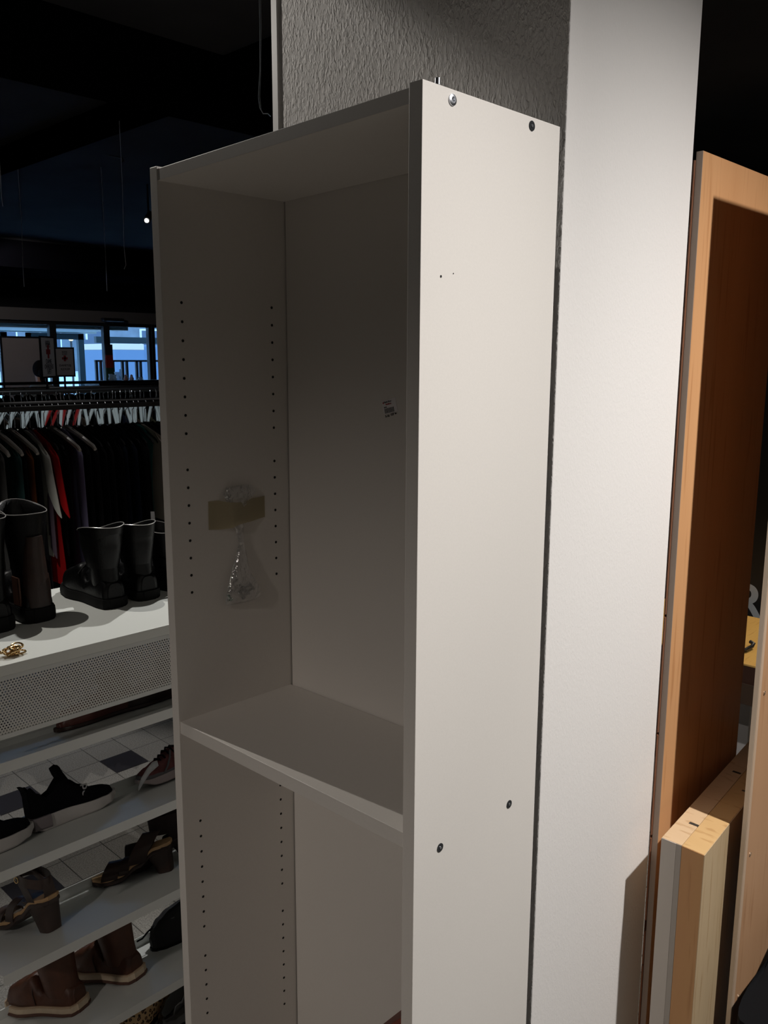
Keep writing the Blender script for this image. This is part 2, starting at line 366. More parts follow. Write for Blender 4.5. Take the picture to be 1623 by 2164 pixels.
# ================================================================== BOOKCASE
HT = 2.32; BW, BD, BT = .6037, .2897, .0215
sh = lambda x: .0212*(x-.3)
bc = thing('bookcase', 'tall empty white laminate bookcase standing in front of the pillar', 'bookcase', (.3, .14, 0))
lp = link('side_panel', MB().box(0, BT, 0, BD, 0, HT+sh(0)), laminate, bc, world=True, bevel=.0008)
rp = link('side_panel', MB().box(BW-BT, BW, 0, BD, 0, HT+sh(BW)), laminate, bc, world=True, bevel=.0008)
link('top_panel', MB().box(BT, BW-BT, .0006, .2662, HT-.0047-.0184, HT-.0047, sh), laminate, bc, world=True, bevel=.0006)
ZS = HT-.9665
link('fixed_shelf', MB().box(BT, BW-BT, .0027, .264, ZS-.0235, ZS, sh), laminate, bc, world=True, bevel=.0006)
link('fixed_shelf', MB().box(BT, BW-BT, .003, .264, .32, .342, sh), laminate, bc, world=True, bevel=.0006)
link('back_panel', MB().box(BT+.0028, BW-BT-.001, .2667, .2695, .02, HT-.010), laminate, bc, world=True)
link('back_groove', MB().box(BT, BW-BT, .2697, .275, .02, HT-.008), dark, bc, world=True)
link('plinth', MB().box(BT, BW-BT, .02, .035, 0, .32), laminate, bc, world=True)
def holes(z0, y, k):
    return MB().cyl((BT-.004, y, z0-.032*k), (BT+.0003, y, z0-.032*k), .0026, 14)
for z0 in (HT-.216-.006, HT-1.1779-.006):
    for y in (.0377, .2325):
        for k in range(17):
            if k == 8: continue
            link('shelf_pin_hole', holes(z0, y, k), dark, lp, world=True)
# fittings on the outer right side
def fitting(y, z, r, kind):
    if kind == 'screw':
        o = link('screw', MB().loft([[(BW+h, y+q*math.cos(a), z+q*math.sin(a)) for a in [2*math.pi*i/24 for i in range(24)]] for h, q in ((-.001, r), (.0016, r*.93), (.0026, r*.6), (.0024, r*.38), (.0004, r*.3))]), chrome, rp, world=True, smooth=True)
    elif kind == 'cam':
        o = link('cam_fitting', MB().cyl((BW-.002, y, z), (BW+.0008, y, z), r, 24), mat('black_fitting', (.02, .022, .025), .35), rp, world=True)
        link('cam_pin', MB().cyl((BW, y, z), (BW+.0016, y, z), r*.3, 12), chrome, o, world=True)
    else:
        o = link('screw_hole', MB().cyl((BW-.002, y, z), (BW+.0004, y, z), r, 14), dark, rp, world=True)
    return o
zz = lambda v: v+.3
fitting(.054, zz(2.014), .0072, 'screw'); fitting(.221, zz(2.015), .0066, 'cam'); fitting(.038, zz(1.806), .0016, 'h')
fitting(.219, zz(1.026), .0064, 'cam'); fitting(.055, zz(1.024), .0064, 'cam')
p = atX(958, 578, BW); fitting(p.y, p.z, .0008, 'h')
# steel pin poking up from the top panel
q = atY(925, 165, .075)
link('dowel_pin', MB().cyl((q.x, q.y, HT-.01), (q.x, q.y, q.z), .0024, 12).cyl((q.x, q.y, q.z-.008), (q.x, q.y, q.z), .0036, 12), chrome, bc, world=True, smooth=True)
# price label on the back panel
LY = .2664
def labelp(px, py): return atY(px, py, LY)
c0, c1, c2 = labelp(807, 848), labelp(836, 840), labelp(811, 877)
ML = frame(c0, c1-c0, (Vector((0, 0, 1))))
lw = (c1-c0).length; lh = abs((c2-c0).z)
st = thing('price_label', 'small paper price label with red cross and barcode on bookcase back panel', 'label', M=ML)
link('paper', MB().box(0, lw, -lh, 0, .0001, .0003), mat('label_paper', (.80, .77, .78), .7), st)
redm = mat('red_ink', (.42, .010, .012), .7); inkm = mat('black_ink', (.008, .008, .008), .7)
s_ = lw/30
link('red_cross', MB().box(1*s_, 4.6*s_, -4.0*s_, -2.8*s_, .0003, .00045).box(2.2*s_, 3.4*s_, -5.2*s_, -1.6*s_, .0003, .00045), redm, st)
bars = MB(); xx = 3*s_
for wd in [1, .4, .6, .8, .4, 1, .5, .4, .9, .6, .4, 1.1, .5, .4, .8, .5, 1]:
    bars.box(xx, xx+wd*s_, -20*s_, -12.5*s_, .0003, .00045); xx += (wd+.55)*s_
link('barcode', bars, inkm, st)
T = lambda x, y: Matrix.Translation((x*s_, y*s_, .0004))
text('shop_name', 'Røde Kors', inkm, st, T(12.5, -3), 3.6*s_); text('shop_name', 'Butikken', redm, st, T(13.5, -6.6), 3.4*s_)
text('label_word', 'REOL', inkm, st, T(6, -10.8), 2.6*s_); text('price', '5-16', inkm, st, T(7, -24.5), 5*s_); text('price', '127', inkm, st, T(18, -23.8), 5*s_); text('price', 'kr', inkm, st, T(25.5, -23.4), 4.4*s_)
# taped plastic bag on the inner left side
def lpn(px, py, off=0): return atX(px, py, BT+off)
b0 = lpn(498, 1110)
bag = thing('plastic_hardware_bag', 'clear plastic bag of fittings taped inside the bookcase left side', 'bag', (BT+.001, b0.y, b0.z))
film = clear('bag_film', (.97, .97, .97), .30, .14, .12, 70)
def bagring(px0, px1, py, th, n=18, fold=0):
    a, b = lpn(px0, py), lpn(px1, py); c = (a+b)/2; hw = (b-a).length/2; out = []
    for i in range(n):
        t = 2*math.pi*i/n; w = 1+fold*math.sin(5*t+py*.05)
        out.append(Vector((BT+.0008+th*(1+math.sin(t)*w)*.5, c.y+hw*math.cos(t)*w, c.z)))
    return out
link('film', MB().loft([bagring(*r) for r in [(476, 524, 1026, .008, 18, .2), (470, 528, 1042, .014, 18, .25), (480, 520, 1062, .010, 18, .1), (488, 512, 1095, .006), (496, 512, 1120, .006, 18, .1), (503, 513, 1146, .006), (496, 516, 1170, .010, 18, .12), (486, 522, 1205, .015, 18, .14), (476, 536, 1240, .020, 18, .12), (470, 542, 1262, .018, 18, .08), (474, 540, 1272, .008)]]), film, bag, world=True, smooth=True, angle=60)
tape = clear('masking_tape', (.60, .53, .36), .04, .4, .50)
tp = [(440, 1060, 441, 1120), (462, 1058, 466, 1119), (485, 1062, 492, 1116), (505, 1062, 508, 1108), (530, 1054, 530, 1102), (559, 1048, 560, 1092)]
offs = [.0006, .0022, .011, .012, .006, .0008]
tm = MB(); rr = []
for (x0, y0, x1, y1), o_ in zip(tp, offs): rr.append([lpn(x0, y0, o_), lpn(x1, y1, o_)])
tm.loft(rr, False, (False, False)); link('tape', tm, tape, bag, world=True, smooth=True, angle=80)
hw = []
for i, (qx, qy) in enumerate([(508, 1250), (516, 1244), (524, 1239), (512, 1258), (530, 1246), (485, 1262), (520, 1256)]):
    a = lpn(qx, qy, .006); d = Vector((.002, .5, -.8)).normalized() if i % 2 else Vector((.1, .9, .3)).normalized()
    link('metal_fitting', MB().cyl(a-d*.006, a+d*.006, .0022, 10).cyl(a+d*.005, a+d*.007, .004, 10), mat('dull_fitting', (.14, .16, .16), .35, .9) if i != 5 else mat('green_dowel', (.05, .16, .10), .6), bag, world=True)
# reddish brown box on the bottom shelf of the bookcase
q0 = atY(848, 2150, .06); q1 = atY(826, 2164, .06)
tb = thing('brown_carton', 'reddish brown carton corner standing on the lowest bookcase shelf', 'box', (.50, .13, .346))
sl0 = (q0.z-q1.z)/(q0.x-q1.x)
MBX = MB().prism([(q0.x+.03, q0.z+sl0*.03), (q0.x+.03, .36), (q0.x-.12, .36), (q0.x-.12, q0.z-sl0*.12)], 1, .06, .20)
link('carton_body', MBX, mat('red_brown_card', (.20, .045, .025), .7, 0, .2, 40), tb, world=True, bevel=.001)
link('tape_strip', MB().box(q0.x-.08, q0.x-.04, .0595, .0605, .37, q0.z-sl0*.14), mat('brown_tape', (.28, .12, .05), .4), tb, world=True)

# ================================================================== BOARDS RIGHT OF THE PILLAR
edgeband = mat('grey_edge_band', (.33, .26, .21), .55)
AX1, AY0, AY1, AZ = .5895, .774, 1.163, 2.377
wb = thing('wardrobe_side_panel', 'tall beech veneer board standing against the back corner of the pillar', 'board', (.58, .97, 0))
link('board', MB().box(AX1-.0125, AX1, AY0+.0012, AY1, 0, AZ), beech, wb, world=True, bevel=.0006)
link('edge_band', MB().box(AX1-.0125, AX1-.0002, AY0, AY0+.0012, 0, AZ-.0002), edgeband, wb, world=True)
wb2 = thing('thin_back_board', 'thin brown back board between the pillar and beech board', 'board', (.568, .97, 0))
mbk = MB(); zc = 0
for z0_, z1_ in [(0, .25), (.256, .52), (.526, .72), (.726, .80), (.83, 1.02), (1.028, 1.25), (1.256, 1.5), (1.506, AZ-.015)]:
    mbk.box(AX1-.0162, AX1-.0132, AY0-.003, AY1-.01, z0_, z1_)
mbk.box(AX1-.0170, AX1-.0162, AY0-.001, AY1-.01, 0, AZ-.015)
link('board', mbk, wood('brown_hardboard', (.30, .13, .07), (.24, .10, .05), 30), wb2, world=True)

# two boards standing on end in front (maple), turned about 5.5 degrees
ZB = 1.090
n0 = atZ(1398, 1770, ZB); n1 = atZ(1441, 1787, ZB); n2 = atZ(1488, 1807, ZB); fr = atZ(1539, 1737, ZB); fl = atZ(1552, 1600, ZB)
dl = Vector((fl.x-n0.x, fl.y-n0.y, 0)).normalized(); nx = Vector((1, 0, 0)); BL = .62
def slab(a, b, z0, z1, len_, y0=0.0, inset=0):
    vs = []
    for P in (a+dl*y0, b+dl*y0, b+dl*len_, a+dl*len_):
        vs += [(P.x, P.y, z0), (P.x, P.y, z1)]
    return MB().add(vs, [(0, 2, 3, 1), (2, 4, 5, 3), (4, 6, 7, 5), (6, 0, 1, 7), (0, 6, 4, 2), (1, 3, 5, 7)])
n0.z = n1.z = n2.z = 0
b1 = thing('thick_pale_panel', 'thick pale maple panel with a small slot, nearest the beech board', 'panel', (n0.x+.02, n0.y+.3, 0))
link('core', slab(n0, n1-nx*.0006, 0, ZB, BL, .0015), maple_pale, b1, world=True, bevel=.0008)
m1 = n0+(n1-n0)*.72
link('edge_band', slab(n0, m1, 0, ZB-.001, .0015, 0), mat('grey_white_edge', (.50, .45, .40), .55), b1, world=True)
link('edge_strip', slab(m1, n1-nx*.0006, 0, ZB-.001, .0015, .0004), mat('grey_edge_strip', (.36, .32, .28), .55), b1, world=True)
for (sx, sy, ex, ey, nm) in [(1455, 1740, 1475, 1748, 'slot'), (1547, 1631, 1565, 1637, 'slot')]:
    a = atZ(sx, sy, ZB); b = atZ(ex, ey, ZB)
    link(nm, MB().box(a.x, b.x-.001, a.y, a.y+.008, ZB-.004, ZB+.0004), mat('slot_metal', (.10, .085, .07), .4, .5), b1, world=True)
b2 = thing('thick_golden_panel', 'thick golden maple panel standing on end, right of the pale one', 'panel', (n1.x+.02, n1.y+.3, 0))
link('core', slab(n1, n2, 0, ZB, BL, .0012), maple, b2, world=True, bevel=.0008)
link('edge_band', slab(n1, n2, 0, ZB-.001, .0012, 0), wood('orange_maple_edge', (.50, .26, .10), (.44, .21, .08), 10), b2, world=True)
link('face_veneer', slab(n2-nx*.0001, n2+nx*.0012, 0, ZB-.0008, BL, 0), wood('tan_veneer', (.54, .40, .24), (.48, .36, .21), 12), b2, world=True)
a = atZ(1567, 1671, ZB); link('slot', MB().box(a.x, a.x+.012, a.y, a.y+.006, ZB-.003, ZB+.0004), MATS['slot_metal'], b2, world=True)

# nearest board at the right edge
B0 = .82; e0 = atY(1589, 1500, B0).x; BZ = 2.42
bb_ = thing('side_board_with_screws', 'tall beech board with a row of screws at the right photo edge', 'board', (e0+.01, B0+.25, 0))
link('board', MB().box(e0, e0+.0095, B0+.001, B0+.52, 0, BZ), wood('beech_dull', (.50, .29, .16), (.45, .25, .13), 9, (1, 1, .05)), bb_, world=True, bevel=.0012)
link('edge_band', MB().box(e0, e0+.0093, B0, B0+.001, 0, BZ-.0002), mat('cream_edge', (.62, .50, .38), .55), bb_, world=True, bevel=.0004)
link('edge_wrap', MB().box(e0+.0095, e0+.0098, B0+.0006, B0+.013, 0, BZ-.0002), mat('cream_edge2', (.50, .36, .25), .55), bb_, world=True)
for (sx, sy) in ((1615, 1464), (1585, 1805), (1560, 2105)):
    p = atX(sx, sy, e0+.0095)
    link('screw', MB().cyl((p.x-.002, p.y, p.z), (p.x+.0012, p.y, p.z), .0042, 16).cyl((p.x, p.y, p.z), (p.x+.0018, p.y, p.z), .0018, 8), mat('brass_screw', (.55, .42, .30), .35, .8), bb_, world=True)
# black bag leaning at the bottom right corner
pt = atX(1640, 2060, .95); pq = atX(1560, 2164, .95)
kb = thing('black_bag', 'black fabric bag leaning on the board, bottom right photo corner', 'bag', (.83, .9, 0))
rings = []
pt = atX(1623, 2079, .80); pq = atX(1554, 2164, .80)
for (z, y0, y1, x0, x1) in [(0, pq.y+.03, 1.25, .775, .90), (.15, pq.y, 1.27, .77, .91), (pq.z-.06, pq.y+.0, 1.25, .775, .88), (pq.z, pq.y+.012, 1.24, .775, .86), ((pq.z+pt.z)/2, (pq.y+pt.y)/2+.004, 1.2, .775, .84), (pt.z, pt.y+.005, 1.15, .775, .82), (pt.z+.05, pt.y+.14, 1.1, .775, .80)]:
    rings.append([((x0+x1)/2+(x1-x0)/2*math.copysign(abs(math.cos(t))**.7, math.cos(t)), (y0+y1)/2+(y1-y0)/2*math.copysign(abs(math.sin(t))**.6, math.sin(t)), z) for t in [2*math.pi*i/28 for i in range(28)]])
link('bag_body', MB().loft(rings), mat('black_nylon', (.004, .004, .005), .85, 0, .3, 8, .3, 30, spec=.15), kb, world=True, smooth=True, angle=70)
link('bag_strap', MB().tube([(.80, pt.y+.2, pt.z+.02), (.80, pt.y+.22, pt.z+.10), (.80, pt.y+.3, pt.z+.10), (.80, pt.y+.33, pt.z+.02)], .008, 8, .4), blackfabric, kb, world=True, smooth=True)

# ---- desk seen in the gap behind the boards
dk = thing('pine_desk', 'yellow pine desk top lit behind the gap between the boards', 'desk', (.1, 3.1, 0))
dwood = wood('yellow_pine', (.72, .44, .13), (.66, .38, .10), 12, (1, .1, 1))
link('desk_top', MB().box(-.75, .85, 2.72, 3.42, .741, .75), dwood, dk, world=True, bevel=.002)
link('desk_apron', MB().box(-.74, .84, 2.722, 2.75, .60, .741), mat('dark_apron', (.05, .02, .012), .5), dk, world=True)
link('desk_rail', MB().box(-.74, .84, 2.712, 2.7215, .575, .665), mat('dark_brown_rail', (.06, .035, .022), .5), dk, world=True, bevel=.001)
for (x, y) in ((-.68, 2.78), (.74, 2.78), (-.68, 3.36), (.74, 3.36)): link('leg', MB().box(x, x+.05, y, y+.05, 0, .6), mat('dark_brown_rail', (.06, .035, .022), .5), dk, world=True)
a = atZ(1576, 1373, .765); b = atZ(1589, 1366, .765)
hk = tag(link('black_hook', MB().tube([a+Vector((-.03, -.01, -.006)), a, a*.3+b*.7, b, b+Vector((.002, .012, .010)), b+Vector((-.016, .018, .014))], .0085, 8), blackmetal, smooth=True), 'short dark metal hook handle lying on the yellow desk', 'hook')
# sign with a big letter R standing behind the desk
sp0 = atY(1594, 1268, 3.62)
sg = thing('letter_sign', 'black sign with a large white letter R behind the yellow desk', 'sign', (sp0.x, 3.65, 0))
link('board', MB().box(sp0.x-.5, sp0.x+.5, 3.63, 3.65, .3, 2.2), blackmetal, sg, world=True)
link('stand_foot', MB().box(sp0.x-.4, sp0.x+.4, 3.5, 3.8, 0, .3), blackmetal, sg, world=True)
text('letter', 'R', mat('white_letter', (.62, .66, .70), .6), sg, frame((sp0.x-.035-sg.location.x, 3.628-sg.location.y, sp0.z-.028), (1, 0, 0), (0, 0, 1)), .27, off=.004)
tag(link('white_carton', MB().box(*(lambda u, v: (u.x-.14, v.x, 2.9, 3.15, 0, u.z))(atY(1568, 1486, 2.9), atY(1586, 1490, 2.9))), mat('grey_card', (.5, .47, .46), .7), bevel=.002), 'grey white carton on the floor under the desk', 'box')
u = atY(1575, 1540, 2.55)
tag(link('dark_cloth_bag', MB().ball((u.x-.05, 2.5, .19), .19, 14, (1.3, .8, 1.0)), mat('black_nylon', (.01, .01, .012), .7), smooth=True), 'dark bag on the floor in front of the grey carton', 'bag')
# black jackets on a rail far right
jr = thing('garment_rail', 'garment rail of black jackets behind the boards at the right', 'clothes rail', (1.0, 5.2, 0))
link('rail', MB().cyl((-1.2, 5.2, 1.75), (3.0, 5.2, 1.75), .014, 10), blackmetal, jr, world=True)
for x in (-1.2, 3.0): link('upright', MB().cyl((x, 5.2, 0), (x, 5.2, 1.75), .016, 10), blackmetal, jr, world=True)

# ================================================================== SHOE DISPLAY
RX, RB, RS = -.6, -.93, .34
LIPS = [1.080, .8135, .545, .2665]
rk = thing('shoe_display_stand', 'white metal shoe display stand with perforated band and sloping shelves', 'shoe rack', (-.85, .3, 0))
ya, yb = -.125, 1.25
link('table_top', MB().box(-1.16, RX, ya, yb, 1.286, 1.312), mat('white_table_laminate', (.76, .78, .74), .35), rk, world=True, bevel=.001)
link('top_frame', MB().box(-1.155, RX-.002, ya, yb, 1.275, 1.2855), rackwhite, rk, world=True)
link('perforated_band', MB().add([(RX-.004, ya, 1.146), (RX-.004, yb, 1.146), (RX-.004, yb, 1.275), (RX-.004, ya, 1.275)], [(0, 1, 2, 3)]), perforated('perforated_sheet', (.70, .70, .66)), rk, world=True)
link('band_edge', MB().box(RX-.02, RX-.002, ya, yb, 1.134, 1.146), rackwhite, rk, world=True, bevel=.001)
for y in (ya, yb): link('end_panel', MB().box(-1.14, RB-.01, y-.006, y+.006, 0, 1.275), rackwhite, rk, world=True)
SN = {}
for k, L in enumerate(LIPS):
    fz = L-(RX-RB-.035)*RS; bt = fz+.031
    poly = [(RX, L-.027), (RX, L), (RB+.035, fz+.001), (RB+.003, fz+.001), (RB+.003, bt), (RB, bt), (RB, fz-.002), (RB+.035, fz-.002), (RX-.002, L-.003), (RX-.002, L-.027)]
    link('sloping_shelf', MB().prism(poly, 1, ya, yb), rackwhite, rk, world=True)
link('base_tray', MB().box(-1.14, RX-.01, ya, yb, 0, .03), rackwhite, rk, world=True, bevel=.002)
def onshelf(k, x, y, d=0):
    """point of a pixel on the sloping surface of shelf k"""
    L = LIPS[k]; p0 = Vector((RX, 0, L+d)); p1 = Vector((RX-.2, 0, L-.2*RS+d)); n = Vector((-(p1.z-p0.z), 0, p1.x-p0.x)).normalized()
    if n.z < 0: n = -n
    r = ray(x, y); return CP+r*((p0-CP).dot(n)/r.dot(n)), n
SNRM = Vector((-RS*.8, 0, 1)).normalized()

# ================================================================== SHOES
def lerp(tab, x):
    if x <= tab[0][0]: return tab[0][1]
    for (a, u), (b, v) in zip(tab, tab[1:]):
        if x <= b:
            t = (x-a)/(b-a); t = t*t*(3-2*t); return u+(v-u)*t
    return tab[-1][1]
WID = [(0, .45), (.04, .72), (.15, .80), (.4, .78), (.7, 1.0), (.86, .86), (.96, .52), (1, .25)]
def upper(L, Wd, top, zs, op=None, dep=.03, wid=WID, lean=0, toe=None, n=34):
    """shoe upper along +x; top = height profile; op = (x0,x1) of the foot opening"""
    rings = []
    for i in range(n):
        s = i/(n-1); s = .5-.5*math.cos(math.pi*s); x = s*L; w = lerp(wid, s)*Wd/2; h = lerp(top, s)*1.0; b = zs(s) if callable(zs) else zs
        o = op is not None and op[0] < s < op[1]
        c = [1, 1.03, .99, .90, .76, .58]; q = [0, .22, .46, .70, .88, 1.0] if o else [0, .25, .50, .72, .88, .96]
        Y = [w*a for a in c]; Z = [b+(h-b)*a for a in q]
        if o: Y += [w*.48, w*.40, 0]; d = min(dep, (h-b)*.8); Z += [h-.15*d, h-d, h-d]
        else: Y += [w*.36, w*.17, 0]; Z += [b+(h-b)*.99, h, h]
        xs = x if s > .02 else x+.002
        ring = [Vector((xs, y, z)) for y, z in zip(Y, Z)]
        ring += [Vector((v.x, -v.y, v.z)) for v in reversed(ring[:-1])]
        rings.append(ring)
    return MB().loft(rings)
def sole(L, Wd, z0, z1, wid=WID, grow=1.06, ext=.003, n=34, arch=0):
    rings = []
    for i in range(n):
        s = .5-.5*math.cos(math.pi*i/(n-1)); x = -ext+s*(L+2*ext); w = lerp(wid, s)*Wd/2*grow
        a = z0(s) if callable(z0) else z0; b = z1(s) if callable(z1) else z1
        if s < .01 or s > .99: w *= .8
        rings.append([(x, w, a+.15*(b-a)), (x, w*1.02, a+.6*(b-a)), (x, w*.98, b), (x, -w*.98, b), (x, -w*1.02, a+.6*(b-a)), (x, -w, a+.15*(b-a)), (x, -w*.9, a), (x, w*.9, a)])
    return MB().loft(rings)
def shoeframe(heel, toe, nrm):
    d = toe-heel; x = d-nrm*d.dot(nrm); return frame(heel, x, nrm.cross(x)), d.length
def lacing(parent, L, h, n, mt):
    for i in range(n):
        s = .48+.06*i; z = h(s)
        link('lace', MB().tube([(s*L, -.022, z-.006), (s*L+.004, 0, z+.004), (s*L, .022, z-.006)], .0022, 6), mt, parent, smooth=True)

# knit sneaker
def knit_sneaker(heel, toe, label, letters=True):
    M, L = shoeframe(heel, toe, SNRM)
    t = thing('knit_sneaker', label, 'sneaker', M=M, group='black knit sneakers with thick white soles')
    z1 = lambda s: lerp([(0, .040), (.3, .038), (.7, .032), (.9, .030), (1, .034)], s); z0 = lambda s: lerp([(0, .010), (.12, .0), (.7, .0), (.88, .006), (1, .022)], s)
    link('sole', sole(L, .092, z0, z1, grow=1.10, ext=.005), solewhite, t, smooth=True)
    link('heel_clip', sole(L*.17, .080, .006, .040, wid=[(0, .62), (.1, .9), (1, 1.05)], grow=1.12, ext=.004, n=12), mat('grey_heel_clip', (.22, .19, .20), .4), t, smooth=True)
    top = [(0, .118), (.05, .122), (.12, .100), (.2, .083), (.30, .092), (.38, .118), (.42, .128), (.50, .106), (.62, .082), (.78, .060), (.90, .056), (.96, .050), (1, .036)]
    link('upper', upper(L*.985, .086, top, lambda s: z1(s)-.004, (.03, .38), .06), blackfabric, t, smooth=True, angle=60)
    link('tongue', MB().loft([[(L*(x-.01), w, z), (L*x, w*.8, z+.003), (L*x, -w*.8, z+.003), (L*(x-.01), -w, z), (L*(x-.06), -w*.7, z-.002), (L*(x-.06), w*.7, z-.002)] for x, w, z in ((.50, .030, .080), (.47, .028, .108), (.43, .026, .130), (.41, .023, .146), (.40, .015, .152))]), blackfabric, t, smooth=True)
    link('heel_tab', MB().loft([[(x*L, w, z), (x*L+.006, w*.8, z), (x*L+.006, -w*.8, z), (x*L, -w, z)] for x, w, z in ((.02, .022, .09), (.0, .02, .115), (-.03, .017, .128))]), blackfabric, t, smooth=True)
    if letters:
        text('lettering', 'ad', mat('pale_letter', (.55, .55, .56), .6), t, frame((L*.60, -.0385, .070), (.18, 0, 1), (-1, -.35, .18)), .036, off=.0006)
    return t
h_, _ = onshelf(1, 56, 1757); e_, _ = onshelf(1, 244, 1684)
h_ = Vector((-.862, atX(42, 1768, -.83).y+.040, 0)); e_ = Vector((-.872, atX(243, 1690, -.83).y+.018, 0))
def shz(k, x): L = LIPS[k]; return L+(x-RX)*RS
h_.z = shz(1, h_.x)+.004; e_.z = shz(1, e_.x)+.006
knit_sneaker(h_, e_, 'black knit sneaker with white sole pointing right on the second shelf')
e2 = Vector((-.84, h_.y-.006, shz(1, -.84)+.008)); h2 = Vector((-.78, e2.y-.26, shz(1, -.78)+.003))
knit_sneaker(h2, e2, 'black knit sneaker whose toe shows at the left photo edge', False)

# pink running shoe, toe left
toe = Vector((-.865, atX(305, 1662, -.83).y, 0)); heel = toe+Vector((0, .25, 0)); toe.z = heel.z = shz(1, -.865)+.010
M, L = shoeframe(heel, toe, SNRM)
t = thing('running_shoe', 'pink and grey running shoe with black laces and paper tag', 'running shoe', M=M)
pink = mat('pink_knit', (.26, .10, .10), .9, 0, .55, 40, .3, 400, (1, 1, .3), spec=.15)
rz1 = lambda s: lerp([(0, .034), (.6, .026), (.9, .022), (1, .026)], s)
link('sole', sole(L, .086, lambda s: lerp([(0, .004), (.8, 0), (1, .016)], s), rz1, grow=1.08), mat('pale_pink_sole', (.50, .42, .42), .6), t, smooth=True)
rt = [(0, .085), (.1, .08), (.25, .07), (.38, .088), (.5, .085), (.7, .062), (.85, .050), (.95, .044), (1, .03)]
link('upper', upper(L*.985, .082, rt, lambda s: rz1(s)-.003, (.03, .34), .05), pink, t, smooth=True, angle=60)
link('toe_guard', sole(L*.985, .084, lambda s: rz1(s)-.002, lambda s: rz1(s)+.010, grow=1.0, ext=.001), mat('grey_mesh', (.16, .15, .16), .8), t, smooth=True)
for i in range(5):
    s = .46+.055*i; z = lerp(rt, s)
    link('lace', MB().tube([(s*L, -.030, z-.012), (s*L+.008, -.008, z+.004), (s*L+.003, .010, z+.004), (s*L, .030, z-.012)], .0028, 6), blackfabric, t, smooth=True)
link('lace', MB().tube([(L*.55, .02, .082), (L*.60, .036, .066), (L*.66, .043, .046), (L*.72, .045, .030)], .003, 6), mat('grey_lace', (.16, .16, .17), .8), t, smooth=True)
tagp = [(332, 1607), (322, 1610), (310, 1625), (298, 1645), (292, 1664)]; tagq = [(335, 1618), (325, 1627), (317, 1634), (305, 1652), (293, 1672)]
rr = []
for (a, b), (c, d) in zip(tagp, tagq): rr.append([atX(a, b, -.81), atX(c, d, -.805)])
pt_ = tag(link('paper_tag', MB().loft(rr, False, (False, False)), mat('tag_paper', (.82, .84, .86), .6, 0, .25, 90), smooth=True), 'white printed paper tag strip looped on the pink running shoe', 'tag')
pt_.modifiers.new('s', 'SOLIDIFY').thickness = .0006

# boots on the display top
ZT = 1.3122
def boot(name, label, cat, heel, toe, hs, group, body, sm, shaft, L=None, ang=0, trim=None, soleh=.03, wd=.098, heelh=0, toph=None, up=Vector((0, 0, 1))):
    """ankle boot: lofted foot, open shaft with inner wall, rim line, sole"""
    M, l0 = shoeframe(heel, toe, up); L = L or l0
    t = thing(name, label, cat, M=M, group=group)
    z1 = lambda s: soleh+heelh*(1-min(1, s/.35)) if heelh else soleh
    z0 = (lambda s: 0 if s < .27 else heelh*.0) if heelh else 0
    link('sole', sole(L, wd, 0, soleh, grow=1.10, ext=.006), sm, t, smooth=True, angle=40)
    top = toph or [(0, hs*.5), (.1, hs*.62), (.3, hs*.58), (.42, hs*.44), (.55, .082+soleh), (.75, .060+soleh), (.9, .046+soleh), (1, .016+soleh)]
    link('upper', upper(L*.985, wd*.96, top, soleh-.003), body, t, smooth=True, angle=60)
    rings = []; N = 26
    prof = shaft
    for (z, cx, rx, ry, dz) in prof: rings.append([Vector((L*cx+rx*L*math.cos(a), ry*math.sin(a), z+dz*math.cos(a)+(.4*dz if dz else 0)*math.cos(2*a))) for a in [2*math.pi*i/N for i in range(N)]])
    tz, tcx, trx, try_, tdz = prof[-1]
    inner = []
    for (z, cx, rx, ry, dz) in [(tz-.002, tcx, trx*.95, try_*.93, tdz), (tz-.05, tcx, trx*.9, try_*.88, tdz*.5), (tz-.11, prof[-2][1], prof[-2][2]*.8, prof[-2][3]*.8, 0)]:
        inner.append([Vector((L*cx+rx*L*math.cos(a), ry*math.sin(a), z+dz*math.cos(a)+(.4*dz if dz else 0)*math.cos(2*a))) for a in [2*math.pi*i/N for i in range(N)]])
    link('shaft', MB().loft(rings+inner, True, (True, True)), body, t, smooth=True, angle=70)
    rim = rings[-1]
    link('rim_binding', MB().tube(rim+[rim[0]], .0011, 6, caps=(False, False)), trim or mat('grey_binding', (.35, .34, .33), .35), t, smooth=True)
    return t, L
def up_at(px, py, X): return atX(px, py, X)
G = 'boots on top of the shoe display'
# tall black and brown boot, heel toward camera
heel = atZ(92, 1318, ZT)+Vector((-.02, .005, 0)); toe = heel+Vector((-.24, .01, 0)); toe = heel+(atZ(-25, 1262, ZT)-heel).normalized()*.27
t, L = boot('ankle_boot', 'tall black boot with brown heel panel at left end of display top', 'boot', heel, toe, .15, G, blackleather, blackrubber,
     [(.06, .20, .19, .038, 0), (.12, .22, .18, .040, 0), (.19, .24, .19, .046, 0), (.25, .26, .22, .054, 0), (.298, .27, .24, .060, .012)], soleh=.038, wd=.105)
link('heel_panel', MB().loft([[(x*L-.0025, w, z), (x*L-.009, 0, z), (x*L-.0025, -w, z), (x*L+.02, -w*1.15, z), (x*L+.02, w*1.15, z)] for z, x, w in ((.042, .0, .026), (.08, .01, .030), (.13, .03, .027), (.19, .045, .024), (.23, .04, .020))]), darkbrown, t, smooth=True, angle=70)
link('side_panel', MB().loft([[(L*x, y, z), (L*(x+.14), y*1.02, z), (L*(x+.14), y*.9, z), (L*x, y*.9, z)] for x, y, z in ((.10, .043, .045), (.10, .043, .08), (.12, .042, .12))]), brownleather, t, smooth=True)
